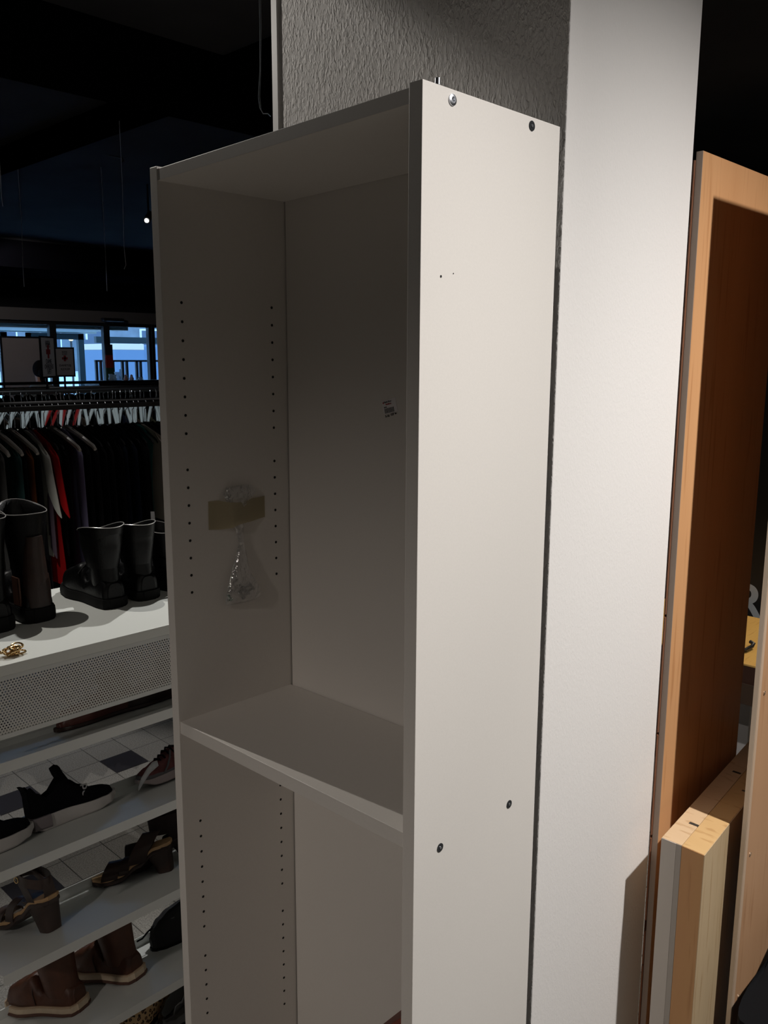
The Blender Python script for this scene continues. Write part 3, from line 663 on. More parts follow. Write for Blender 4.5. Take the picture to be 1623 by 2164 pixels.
link('side_panel', MB().loft([[(L*x, -y, z), (L*(x+.14), -y*1.02, z), (L*(x+.14), -y*.9, z), (L*x, -y*.9, z)] for x, y, z in ((.10, .043, .045), (.10, .043, .08), (.12, .042, .12))]), brownleather, t, smooth=True)
link('welt', sole(L, .105, .036, .043, grow=1.04, ext=.003), blackrubber, t, smooth=True)
heelb = heel+Vector((.015, -.115, 0)); toeb = heelb+(toe-heel)
boot('ankle_boot', 'black boot heel cut off by the left photo edge on display top', 'boot', heelb, toeb, .15, G, blackleather, blackrubber,
     [(.06, .20, .19, .038, 0), (.12, .22, .18, .040, 0), (.19, .24, .19, .046, 0), (.25, .26, .22, .054, 0), (.298, .27, .24, .060, .012)], soleh=.038, wd=.105)
# zip boots, black, with zip open (light line)
heel = atZ(248, 1285, ZT)+Vector((-.005, .0, 0)); toe = heel+(atZ(112, 1232, ZT)-heel).normalized()*.275
t, L = boot('ankle_boot', 'black leather ankle boot with open flared top in the middle of display top', 'boot', heel, toe, .14, G, blackleather, blackrubber,
     [(.06, .19, .17, .036, 0), (.11, .21, .17, .038, 0), (.15, .22, .20, .044, 0), (.19, .23, .24, .052, 0), (.222, .24, .29, .058, -.016)], soleh=.028, wd=.098, trim=mat('zip_line', (.75, .74, .72), .3, .5))
link('zip_pull', MB().cyl((L*.30, -.054, .20), (L*.31, -.056, .165), .0016, 6), chrome, t)
for i in range(5):
    s = .50+.035*i; link('crease', MB().tube([(s*L, -.038, .082-i*.006), (s*L+.006, 0, .112-i*.009), (s*L, .038, .082-i*.006)], .0025, 6), blackleather, t, smooth=True)
heel2 = atZ(318, 1268, ZT)+Vector((-.005, .0, 0)); toe2 = heel2+(toe-heel)
t, L = boot('ankle_boot', 'black leather ankle boot right behind its mate on display top', 'boot', heel2, toe2, .14, G, blackleather, blackrubber,
     [(.06, .19, .17, .036, 0), (.11, .21, .17, .038, 0), (.15, .22, .20, .044, 0), (.19, .23, .24, .050, 0), (.215, .24, .27, .054, -.014)], soleh=.028, wd=.098, trim=MATS['zip_line'])
# black boot partly behind bookcase
heel3 = atZ(372, 1262, ZT)+Vector((-.06, .06, 0)); toe3 = heel3+Vector((-.25, -.06, 0))
t, L = boot('ankle_boot', 'black strapped boot with rings, half hidden by the bookcase', 'boot', heel3, toe3, .15, G, blackleather, blackrubber,
     [(.05, .20, .19, .040, 0), (.09, .22, .19, .042, 0), (.14, .24, .20, .046, 0), (.185, .26, .22, .05, .01)], soleh=.03, wd=.1)
for z in (.10, .17): link('ring', MB().torus((L*.14, -.045, z), .016, .0018, Matrix.Rotation(math.radians(90), 3, 'X')), chrome, t, smooth=True)
link('strap', MB().tube([(L*(.20+.20*math.cos(a)), .044*math.sin(a), .10) for a in [2*math.pi*i/20 for i in range(21)]], .006, 6, .4), blackleather, t, smooth=True)
# gold chain
chx = atZ(28, 1385, ZT)
gc = thing('gold_chain', 'heap of chunky gold chain links on the display top front corner', 'chain', (chx.x, chx.y, ZT))
rnd = random.Random(3)
for i in range(13):
    a = rnd.uniform(0, 6.28); r = rnd.uniform(0, .016)
    R_ = Matrix.Rotation(rnd.uniform(0, 3), 3, 'Z') @ Matrix.Rotation(rnd.uniform(-.9, .9), 3, 'X')
    link('chain_link', MB().torus((r*math.cos(a)+.002, r*math.sin(a)*1.2+.004, .006+.006*(i % 3)), .0085, .0019, R_, 1.5, 18, 8), gold, gc, smooth=True)
link('chain_bar', MB().cyl((-.03, -.05, .008), (-.006, -.012, .012), .0028, 10).cyl((-.022, -.055, .008), (.002, -.018, .012), .0022, 10), gold, gc, smooth=True)

# ankle boots under the perforated band (first shelf)
for (a, b, lab) in (((128, 1552), (248, 1508), 'reddish brown boot toe under the perforated band, left of the pair'), ((256, 1516), (362, 1482), 'dark brown boot under the perforated band beside the bookcase')):
    toe = Vector((-.83, atX(a[0], a[1], -.79).y+.01, 0)); heel = toe+Vector((-.01, .235 if a[0] < 200 else .26, 0)); toe.z = heel.z = shz(0, -.835)+.004
    boot('low_boot', lab, 'boot', heel, toe, .10, 'boots on the first sloping shelf', mat('red_brown_leather', (.13, .035, .025), .4, 0, .3, 20, .1, 200) if a[0] < 200 else darkbrown, darkbrown,
         [(.04, .20, .19, .036, 0), (.07, .21, .18, .037, 0), (.10, .22, .19, .038, 0), (.118, .22, .20, .040, 0)], soleh=.010, wd=.085, up=SNRM, toph=[(0, .07), (.1, .09), (.3, .085), (.5, .07), (.75, .058), (.9, .05), (1, .022)])

# heeled sandals, third shelf
def band(x0, x1, w, h, zb, xo=0, th=.002, n=14, zoff=0):
    """strap arching over the footbed between two x positions"""
    rings = []
    for i in range(n+1):
        a = math.pi*i/n; y = w*math.cos(a); z = zb+(h)*math.sin(a)**.7+zoff; xx = xo*math.sin(a)
        rings.append([(x0+xx, y, z), (x1+xx, y, z), (x1+xx, y*1.06, z+th), (x0+xx, y*1.06, z+th)])
    return MB().loft(rings)
def sandal(label, heel, toe, hh, leather, straps, bed, group, solid_heel=True):
    M, L = shoeframe(heel, toe, SNRM); t = thing('heeled_sandal', label, 'sandal', M=M, group=group)
    path = lambda s: lerp([(0, hh), (.18, hh*.94), (.42, hh*.55), (.62, .020), (.8, .014), (1, .018)], s)
    link('footbed', sole(L, .078, lambda s: path(s)-.004, lambda s: path(s)+.006, grow=1.0), mat(bed[0], bed[1], .6), t, smooth=True)
    link('sole', sole(L, .080, lambda s: max(0, path(s)-.016), lambda s: path(s)-.004, grow=1.0), leather, t, smooth=True)
    rings = []
    for z, x0, x1, w in ((0, .02, .20, .024), (hh*.4, .01, .25, .027), (hh*.75, 0, .32, .030), (hh*.95, -.005, .40, .031)):
        rings.append([(L*((x0+x1)/2+(x1-x0)/2*math.copysign(abs(math.cos(a))**.5, math.cos(a))), w*math.copysign(abs(math.sin(a))**.6, math.sin(a)), z) for a in [2*math.pi*i/20 for i in range(20)]])
    link('heel', MB().loft(rings), leather, t, smooth=True, angle=50)
    for s_ in straps: link('strap', band(L*s_[0], L*s_[1], s_[2], s_[3], path((s_[0]+s_[1])/2)+s_[5], L*s_[4]), leather, t, smooth=True, angle=70)
    return t, L, path
taupe = mat('taupe_leather', (.070, .045, .038), .5, 0, .3, 25, .1, 300)
GS = 'heeled sandals on the third sloping shelf'
toe = Vector((-.70, atX(4, 1952, -.68).y, 0)); heel = Vector((-.715, atX(122, 1925, -.68).y, 0)); heel.z = toe.z = shz(2, -.705)+.001
heel = Vector((-.735, .070, shz(2, -.735)+.001)); toe = heel+Vector((-.96, -.27, -.96*RS)).normalized()*.262
t, L, pth = sandal('taupe strappy sandal with block heel, leftmost on the third shelf', heel, toe, .088, taupe, [(.70, .86, .036, .030, 0, 0), (.50, .62, .036, .050, -.04, 0), (.12, .24, .030, .075, .25, .0)], ('tan_insole', (.55, .34, .17)), GS)
link('ankle_strap', MB().loft([[(L*(.22+.20*math.cos(a))+o[0], .033*math.sin(a)*o[1], .125+z+.012*math.cos(a)) for z, o in ((0, (0, 1)), (.026, (0, 1)), (.026, (0, .93)), (0, (0, .93)))] for a in [2*math.pi*i/24 for i in range(25)]], True, (False, False)), taupe, t, smooth=True, angle=70)
link('heel_counter', MB().loft([[(L*.02+x, w, z), (L*.02+x+.004, w*.9, z), (L*.02+x+.004, -w*.9, z), (L*.02+x, -w, z)] for x, w, z in ((0, .028, .075), (-.002, .018, .10), (.004, .016, .14))]), taupe, t, smooth=True)
link('buckle', MB().torus((L*.36, .030, .142), .008, .0016, Matrix.Rotation(math.radians(90), 3, 'X')), gold, t, smooth=True)
heel = Vector((-.775, .455, shz(2, -.775)+.001)); toe = heel+Vector((-.62, -.75, -.62*RS)).normalized()*.245
t, L, pth = sandal('brown open sandal with thick block heel in the middle of third shelf', heel, toe, .082, darkbrown, [(.66, .86, .038, .040, -.08, 0), (.52, .64, .038, .036, -.05, 0)], ('tan_insole', (.55, .34, .17)), GS)
link('side_strap', band(L*.30, L*.52, .034, .075, .045, -.05), darkbrown, t, smooth=True, angle=70)
toe = toe+Vector((-.01, .085, 0)); heel = heel+Vector((-.03, .10, -.012))
t, L, pth = sandal('dark sandal standing behind the brown block heeled sandal', heel, toe, .080, mat('dark_suede', (.018, .009, .008), .8), [(.52, .86, .040, .060, 0, 0), (.05, .3, .034, .075, .0, 0)], ('dark_insole', (.03, .02, .02)), GS)
# two dark straps reaching up behind (ankle cuff)
link('ankle_cuff', MB().loft([[(L*(.30+.24*math.cos(a)), .036*math.sin(a)*o, z) for z, o in ((.095, 1), (.150, 1), (.150, .92), (.095, .92))] for a in [2*math.pi*i/24 for i in range(25)]], True, (False, False)), MATS['dark_suede'], t, smooth=True, angle=70)

# brown boots, fourth shelf
GB = 'brown boots with cream soles on the fourth sloping shelf'
def chukka(label, heel, toe):
    z1 = .024
    t, L = boot('suede_boot', label, 'boot', heel, toe, .13, GB, brownleather, solecream,
        [(.05, .22, .20, .040, 0), (.09, .24, .20, .043, 0), (.14, .26, .22, .048, 0), (.185, .27, .23, .050, .006)], soleh=.024, wd=.094, up=SNRM)
    link('outsole', sole(L, .098, -.000, .009, grow=1.12, ext=.007), mat('brown_rubber', (.10, .045, .03), .7), t, smooth=True)
    link('welt', sole(L, .096, .0225, .027, grow=1.09, ext=.005), mat('tan_welt', (.50, .36, .24), .7), t, smooth=True)
    link('seam', MB().tube([(L*.48, .040, .03), (L*.50, .040, .06), (L*.52, .03, .085), (L*.55, 0, .10)], .0015, 6), darkbrown, t, smooth=True)
    return t
ha = Vector((-.745, .128, shz(3, -.745)+.001)); ta = ha+Vector((-.90, -.42, -.90*RS)).normalized()*.26
chukka('brown suede boot with cream sole, left of the pair near the bottom', ha, ta)
hb = Vector((-.740, .300, shz(3, -.740)+.001)); tb_ = hb+Vector((-.94, -.32, -.94*RS)).normalized()*.26
chukka('brown suede boot with cream sole, right of the pair near the bottom', hb, tb_)
# black shoe with lace, fourth shelf
toe = Vector((-.87, atX(330, 1965, -.84).y, 0)); heel = toe+Vector((.03, .25, 0)); toe.z = heel.z = shz(3, -.87)+.004
M, L = shoeframe(heel, toe, SNRM)
t = thing('black_sneaker', 'black sneaker with loose lace end on the fourth shelf beside bookcase', 'sneaker', M=M)
link('sole', sole(L, .088, 0, .016, grow=1.05), blackrubber, t, smooth=True)
link('upper', upper(L, .086, [(0, .11), (.1, .115), (.3, .10), (.5, .115), (.7, .105), (.85, .09), (.94, .075), (1, .045)], .012), mat('black_canvas', (.012, .012, .014), .8, 0, .3, 60, .3, 500), t, smooth=True, angle=60)
link('eyelet', MB().torus((L*.72, .030, .088), .006, .0016), mat('grey_eyelet', (.12, .12, .12), .4, .5), t, smooth=True)
link('lace', MB().tube([(L*.92, -.0, .075), (L*1.02, .004, .068), (L*1.10, .004, .056), (L*1.17, .002, .054)], .0028, 6), blackfabric, t, smooth=True)
# bottom tray: leopard flat and black ballerina
leo = mat('leopard_print', (.62, .40, .20), .7); nt = leo.node_tree; b = nt.nodes['Principled BSDF']
vo = nt.nodes.new('ShaderNodeTexVoronoi'); vo.inputs['Scale'].default_value = 90; tc = nt.nodes.new('ShaderNodeTexCoord'); nt.links.new(tc.outputs['Object'], vo.inputs['Vector'])
rp_ = nt.nodes.new('ShaderNodeValToRGB'); rp_.color_ramp.interpolation = 'CONSTANT'
rp_.color_ramp.elements[0].color = (.30, .15, .07, 1); rp_.color_ramp.elements[1].position = .22; rp_.color_ramp.elements[1].color = (.03, .015, .01, 1)
e = rp_.color_ramp.elements.new(.42); e.color = (.66, .44, .23, 1)
nt.links.new(vo.outputs['Distance'], rp_.inputs[0]); nt.links.new(rp_.outputs[0], b.inputs['Base Color'])
toe = atZ(262, 2176, .10); toe.z = .031; toe = atZ(250, 2190, .05); toe.z = .031
heel = toe+Vector((-.06, .24, 0))
M, L = shoeframe(heel, toe, Vector((0, 0, 1)))
t = thing('leopard_print_shoe', 'leopard print shoe on the bottom tray of the display', 'shoe', M=M)
link('sole', sole(L, .085, 0, .018, grow=1.05), blackrubber, t, smooth=True)
link('upper', upper(L, .084, [(0, .08), (.2, .085), (.4, .095), (.6, .085), (.8, .068), (.93, .056), (1, .035)], .015), leo, t, smooth=True, angle=60)
toe = atZ(338, 2168, .05); toe.z = .031; heel = toe+Vector((-.03, .24, 0))
M, L = shoeframe(heel, toe, Vector((0, 0, 1)))
t = thing('black_pump', 'shiny black shoe on the bottom tray beside the bookcase', 'shoe', M=M)
pat = mat('black_patent', (.006, .006, .007), .12, coat=.6)
link('sole', sole(L, .08, 0, .012, grow=1.03), blackrubber, t, smooth=True)
link('upper', upper(L, .08, [(0, .09), (.2, .10), (.45, .115), (.65, .10), (.82, .075), (.94, .055), (1, .03)], .010), pat, t, smooth=True, angle=60)
link('pull_tab', MB().box(L*.30, L*.34, -.008, .008, .09, .135), blackfabric, t)

# ================================================================== CLOTHES RAILS
def fabric(name, c, var=.35):
    return mat('fabric_'+name, c, .9, 0, var, 14, .35, 60, (1, 1, .25), spec=.1)
def garment(label, mt, y, X, zr, half=.21, length=.62, sleeve=.24, cat='shirt', seed=0, dy=.018, sleeves=True, lowcol=None, group=None, flare=0., name='hanging_shirt'):
    """garment on a hanger in the XZ plane at y; zr = rail height; shoulders fall away from the collar"""
    rnd = random.Random(seed); t = thing(name, label, cat, (X, y, zr-.11), (0, 0, rnd.uniform(-.03, .03)), group)
    N = 28; rings = []; ph = rnd.uniform(0, 6)
    prof = [(.0, .055, .012), (-.012, .09, .018), (-.045, half*.80, .026), (-.085, half, .032), (-.16, half*.93, .036), (-.26, half*.90, .040), (-.42, half*(.92+flare*.5), .042), (-length+.08, half*(.95+flare), .044), (-length, half*(.96+flare), .045)]
    for z, w, th in prof:
        th = th*dy/.018*.7; rings.append([Vector((w*math.cos(a), th*math.sin(a)*(1+.35*math.sin(5*a+ph)*(1 if z < -.2 else .2))+.006*math.sin(7*math.cos(a)*1.3+ph)*(1 if z < -.2 else 0), z+.010*math.sin(3*a+ph)*(1 if z <= -length else 0))) for a in [2*math.pi*i/N for i in range(N)]])
    link('garment_body', MB().loft(rings, True, (True, False)), mt, t, smooth=True, angle=80)
    if sleeves:
        for s in (-1, 1):
            rr = []
            for u in range(6):
                v = u/5; cx = s*(half*.86+.075*v*(1 if sleeve < .4 else .5)); cz = -.07-sleeve*v; w = .062-.008*v if sleeve < .4 else .055-.02*v
                rr.append([Vector((cx+w*math.cos(a)*.9, .0085*math.sin(a)*(1+.2*math.sin(3*a+ph)), cz+.05*math.cos(a)*(-s if v > .01 else -s*.8)*.9)) for a in [2*math.pi*i/14 for i in range(14)]])
            link('sleeve', MB().loft(rr, True, (True, False)), mt, t, smooth=True, angle=80)
    return t
def hanger_mesh(wide=.20, thick=.006, drop=.065, clips=False):
    hook = MB().tube([(0, 0, -.11), (0, 0, -.045)]+[(.0+.018*math.cos(a), 0, -.022+.022*math.sin(a)) for a in [math.radians(x) for x in range(-80, 200, 28)]], .0017, 6)
    arm = MB().tube([(-wide, 0, -.11-drop-.012), (-wide*.93, 0, -.11-drop), (-wide*.5, 0, -.125-drop*.25), (0, 0, -.108), (wide*.5, 0, -.125-drop*.25), (wide*.93, 0, -.11-drop), (wide, 0, -.11-drop-.012)], [thick*.8, thick, thick*1.2, thick*1.3, thick*1.2, thick, thick*.8], 8)
    return hook, arm
HANG = {}
def hanger(label, X, y, zr, mt, mname, wide=.20, group=None, rot=0., thick=.006):
    key = (mname, wide, thick)
    if key not in HANG:
        t = thing('clothes_hanger', label, 'hanger', (X, y, zr), (0, 0, rot), group); hk_, arm = hanger_mesh(wide, thick)
        link('hook', hk_, chrome, t, smooth=True); link('hanger_arm', arm, mt, t, smooth=True); HANG[key] = t
    else:
        t = copytree(HANG[key]); t.location = (X, y, zr); t.rotation_euler = (0, 0, rot); t['label'] = label
        if group: t['group'] = group
    return t
def railY(name, label, X, y0, y1, z, mt, r=.014, extra=0):
    t = thing(name, label, 'clothes rail', (X, (y0+y1)/2, 0))
    link('rail', MB().cyl((X, y0, z), (X, y1, z), r, 12), mt, t, world=True, smooth=True)
    for y in (y0, y1):
        link('upright', MB().cyl((X, y, .02), (X, y, z), r*1.1, 12), blackmetal, t, world=True, smooth=True)
        link('foot', MB().box(X-.28, X+.28, y-.02, y+.02, 0, .03), blackmetal, t, world=True, bevel=.005)
    return t
# front rail
FX = -2.25; zr = atX(170, 848, FX).z
yl, yr = atX(-120, 850, FX).y, atX(420, 850, FX).y
railY('garment_rail', 'black garment rail nearest the shoe display, densely hung', FX, yl, yr, zr-.006, blackmetal, .012)
tag(link('rail_shelf_board', MB().box(FX-.07, FX+.07, yl, yr, zr-.030, zr-.012), blackmetal), 'black cross board under the hooks of the nearest garment rail', 'board')
def gx(px): return atX(px, 880, FX).y
black1 = fabric('black', (.006, .006, .008)); black2 = fabric('soft_black', (.010, .009, .011)); navy = fabric('navy', (.010, .014, .028))
FG = [(-75, 'black1', 'black'), (-40, 'grey', 'grey'), (-12, 'darkteal', 'patterned dark teal'), (8, 'black2', 'black'), (20, 'rust', 'rust brown'), (30, 'black1', 'black'), (44, 'cream', 'off white'), (52, 'mauve', 'dull mauve'), (62, 'red', 'bright red'),
      (80, 'black1', 'plain black'), (92, 'black2', 'soft black'), (108, 'plum', 'plum lace'), (121, 'lilac', 'pale lilac'), (140, 'black1', 'black'), (156, 'black2', 'black'), (172, 'black1', 'black'), (188, 'black2', 'black'), (204, 'black1', 'black'),
      (220, 'navy', 'navy'), (236, 'navy', 'dark navy'), (252, 'black1', 'black'), (266, 'black2', 'black'), (280, 'teal', 'teal'), (290, 'beige', 'beige'), (306, 'black2', 'black'), (322, 'navy', 'navy'), (345, 'black1', 'black'), (370, 'black1', 'black')]
FM = dict(black1=black1, black2=black2, navy=navy, grey=fabric('grey', (.10, .10, .10)), darkteal=fabric('teal_pattern', (.05, .12, .12), .9), rust=fabric('rust', (.20, .06, .015), .7),
          cream=fabric('cream', (.50, .50, .46), .15), mauve=fabric('mauve', (.16, .12, .16)), red=fabric('red', (.42, .008, .010)), plum=fabric('plum', (.045, .018, .038)), lilac=fabric('lilac', (.20, .18, .30)), teal=fabric('teal', (.02, .16, .15)), beige=fabric('beige', (.34, .30, .25), .2))
NB = {}
for i, (px_, mk_, cn) in enumerate(FG):
    nb = FG[i-1][2] if i else 'nothing'
    plain = mk_ in ('black1', 'black2', 'navy')
    lab = ('%s garment hanging right of the %s one on the nearest rail' % (cn, nb) if (plain and not FG[i-1][1] in ('black1', 'black2')) else 'plain black garment in the dark stretch of the nearest rail' if plain else '%s top hanging on the nearest rail' % cn)
    ln = {'cream': .50, 'red': .62, 'plum': .70, 'lilac': .72, 'teal': .70, 'beige': .40, 'rust': .5}.get(mk_, .62+.06*((i*7) % 3))
    hf = {'red': .235, 'cream': .215, 'beige': .235, 'lilac': .19, 'plum': .19, 'teal': .16}.get(mk_, .17+.012*(i % 3))
    garment(lab, FM[mk_], gx(px_), FX, zr, hf, ln, .22 if mk_ in ('cream', 'red', 'beige') else .40, 'shirt', i, .0062, sleeves=mk_ not in ('plum', 'teal'), group='clothes on the nearest rail', flare=.12 if mk_ in ('lilac', 'plum', 'red') else 0)
    vis = px_ in (-40, -12, 20, 108, 140)
    hanger('pale hanger arm showing beside the %s garment next to the %s one' % (cn, nb) if vis else 'hanger with shiny hook holding %s' % ('a plain dark garment on the nearest rail' if plain else 'the %s top on the nearest rail' % cn), FX, gx(px_), zr, mat('dull_white_plastic', (.40, .37, .34), .4) if vis else blackmetal, 'w' if vis else 'b', .245 if vis else .17, 'hangers on the nearest rail', thick=.0085 if vis else .005)
# clip hanger and long paper strip tag
p = atX(327, 1083, FX+.26)
lt = [atX(a, b, FX+.26) for a, b in ((318, 1081), (319, 1100), (323, 1118), (330, 1138))]; rt_ = [atX(a, b, FX+.26) for a, b in ((326, 1081), (328, 1100), (331, 1117), (337, 1136))]
o = tag(link('paper_strip_tag', MB().loft([[a, b] for a, b in zip(lt, rt_)], False, (False, False)), mat('tag_white', (.60, .58, .58), .6), smooth=True), 'long curved white paper tag hanging beside the navy garment', 'tag')
o.modifiers.new('s', 'SOLIDIFY').thickness = .001
# middle rail with white hangers
MX = -3.35; zm = atX(170, 824, MX).z
yl, yr = atX(-60, 840, MX).y, atX(380, 840, MX).y
railY('garment_rail', 'black garment rail in the middle row crowded with white hangers', MX, yl, yr, zm-.006, blackmetal, .013)
fab2 = [black1, black2, navy, FM['grey'], fabric('brownish', (.06, .04, .03)), fabric('olive', (.05, .05, .03)), fabric('sky', (.10, .14, .18))]
k = 0; y = yl+.05; rnd = random.Random(11)
proto = {}
while y < yr-.03:
    hl = rnd.random()
    redh = .33 < (y-yl)/(yr-yl) < .55 and rnd.random() < .3
    hanger('red plastic hanger among the white ones on the middle rail' if redh else 'white plastic hanger in the dense row on the middle rail', MX+rnd.uniform(-.02, .02), y, zm-.004, mat('red_plastic', (.35, .02, .02), .3) if redh else whiteplastic, 'r' if redh else 'm', .175, 'white hangers on the middle rail', rnd.uniform(-.66, -.36), .0080)
    if k % 3 == 0:
        f = fab2[rnd.randrange(len(fab2))]
        key = f.name
        if key not in proto:
            proto[key] = garment('dark garment hanging in the middle row', f, y, MX, zm-.03, .20, .75, .45, 'shirt', k, .011, group='clothes on the middle rail')
        else:
            c = copytree(proto[key]); c.location = (MX+rnd.uniform(-.03, .03), y, zm-.14); c.rotation_euler = (0, 0, rnd.uniform(-.03, .03))
    k += 1; y += .022+.012*hl
# far rails
QX = -5.2; zq = atX(170, 817, QX).z
yl, yr = atX(-60, 820, QX).y, atX(400, 820, QX).y
railY('garment_rail', 'chrome garment rail in the far row below the shop windows', QX, yl, yr, zq-.006, chrome, .011)
y = yl+.06; k = 0; proto = {}
while y < yr:
    hanger('grey hanger with shiny hook on the far rail', QX, y, zq, mat('grey_plastic', (.30, .29, .27), .4), 'q', .19, 'hangers on the far rail', rnd.uniform(-.3, .3), .007)
    if k % 2:
        f = fab2[rnd.randrange(len(fab2))]
        if f.name not in proto: proto[f.name] = garment('dark garment hanging in the far row', f, y, QX, zq-.01, .20, .8, .5, 'shirt', k, .018, group='clothes on the far rail')
        else:
            c = copytree(proto[f.name]); c.location = (QX, y, zq-.12); c.rotation_euler = (0, 0, rnd.uniform(-.04, .04))
    k += 1; y += .075+.03*rnd.random()
KX = -6.6; zk = atX(170, 807, KX).z
yl, yr = atX(-60, 810, KX).y, atX(400, 810, KX).y
railY('garment_rail', 'dark garment rail farthest back by the shop windows', KX, yl, yr, zk-.006, blackmetal, .014)
proto = {}; y = yl; k = 0
while y < yr:
    f = fab2[rnd.randrange(3)]
    if f.name not in proto: proto[f.name] = garment('black garment hanging in the farthest row', f, y, KX, zk, .20, .8, .5, 'shirt', k, .014, group='clothes on the farthest rail')
    else:
        c = copytree(proto[f.name]); c.location = (KX, y, zk-.11)
    k += 1; y += .10

# ================================================================== SIGNS AND PERSON
paper = mat('sign_paper', (.50, .50, .52), .7); paperg = mat('sign_paper_warm', (.40, .37, .37), .7); signf = mat('sign_frame_black', (.006, .006, .01), .4)
signred = mat('sign_red', (.25, .012, .02), .7); signink = mat('sign_ink', (.04, .035, .045), .7)
def sign(label, A, Bp, Cc, words, pm, pole):
    """A upper left, Bp upper right, Cc lower left corners in the world"""
    x = (Bp-A); w = x.length; h = (Cc-A).length; M = frame(A, x, Vector((0, 0, 1)))
    t = thing('sign_holder', label, 'sign', M=M)
    link('frame', MB().box(-.012, w+.012, -h-.012, .012, -.012, 0), signf, t, bevel=.002)
    link('sheet', MB().box(0, w, -h, 0, 0, .001), pm, t)
    c = w*.5; u = w*.10
    link('red_cross', MB().box(c-2*u*.8, c+2*u*.8, -h*.36-u*.6, -h*.36+u*.6, .001, .003).box(c-u*.6, c+u*.6, -h*.36-2*u*.8, -h*.36+2*u*.8, .001, .003), signred, t)
    for body, yy, sz in words: text('wording', body, signink, t, Matrix.Translation((c, -h*yy, .002)), sz*w)
    link('pole', MB().cyl((w/2, -h, -.02), (w/2, -h-pole, -.02), .008, 8), signf, t)
    return t
SXX = -4.9
A = atX(117.5, 737, SXX); Bp = atX(153.5, 737, SXX); Cc = atX(119, 793, SXX); Bp.z = A.z
sign('warm white sign with red cross on a black frame, right of the pair', A, Bp, Cc, [('RØDE', .12, .12), ('KORS', .20, .12), ('DAMETØJ', .63, .16), ('KJOLER', .77, .16)], paperg, .5)
A = atX(86, 713, SXX+.22); Bp = atX(112, 710, SXX); Cc = atX(89.5, 796, SXX+.22); Bp.z = A.z
sign('narrow bluish white sign with red cross, left of the pair above the rails', A, Bp, Cc, [('RØDE', .13, .14), ('KORS', .20, .14), ('DAME', .62, .17), ('OVERDELE', .75, .15), ('SÆT', .88, .17)], paper, .45)
# large pale poster board
PXX = -10.90
A = atX(3, 713, PXX); Bp = atX(86, 714, PXX); Cc = atX(9, 807, PXX)
pb_ = thing('poster_board', 'large blank pale poster board standing before the left shop window', 'poster', (PXX, A.y, 0))
link('board', MB().box(PXX-.03, PXX, A.y, Bp.y, Cc.z-.45, A.z), mat('pale_poster', (.30, .265, .27), .8, 0, .1, 3), pb_, world=True)
link('frame', MB().box(PXX-.04, PXX+.01, A.y-.03, A.y, .05, A.z+.02).box(PXX-.04, PXX+.01, Bp.y, Bp.y+.02, .05, A.z+.02).box(PXX-.04, PXX+.01, A.y, Bp.y, A.z, A.z+.02), signf, pb_, world=True)
for y in (A.y, Bp.y-.04): link('foot', MB().box(PXX-.25, PXX+.25, y, y+.04, 0, .05), signf, pb_, world=True)
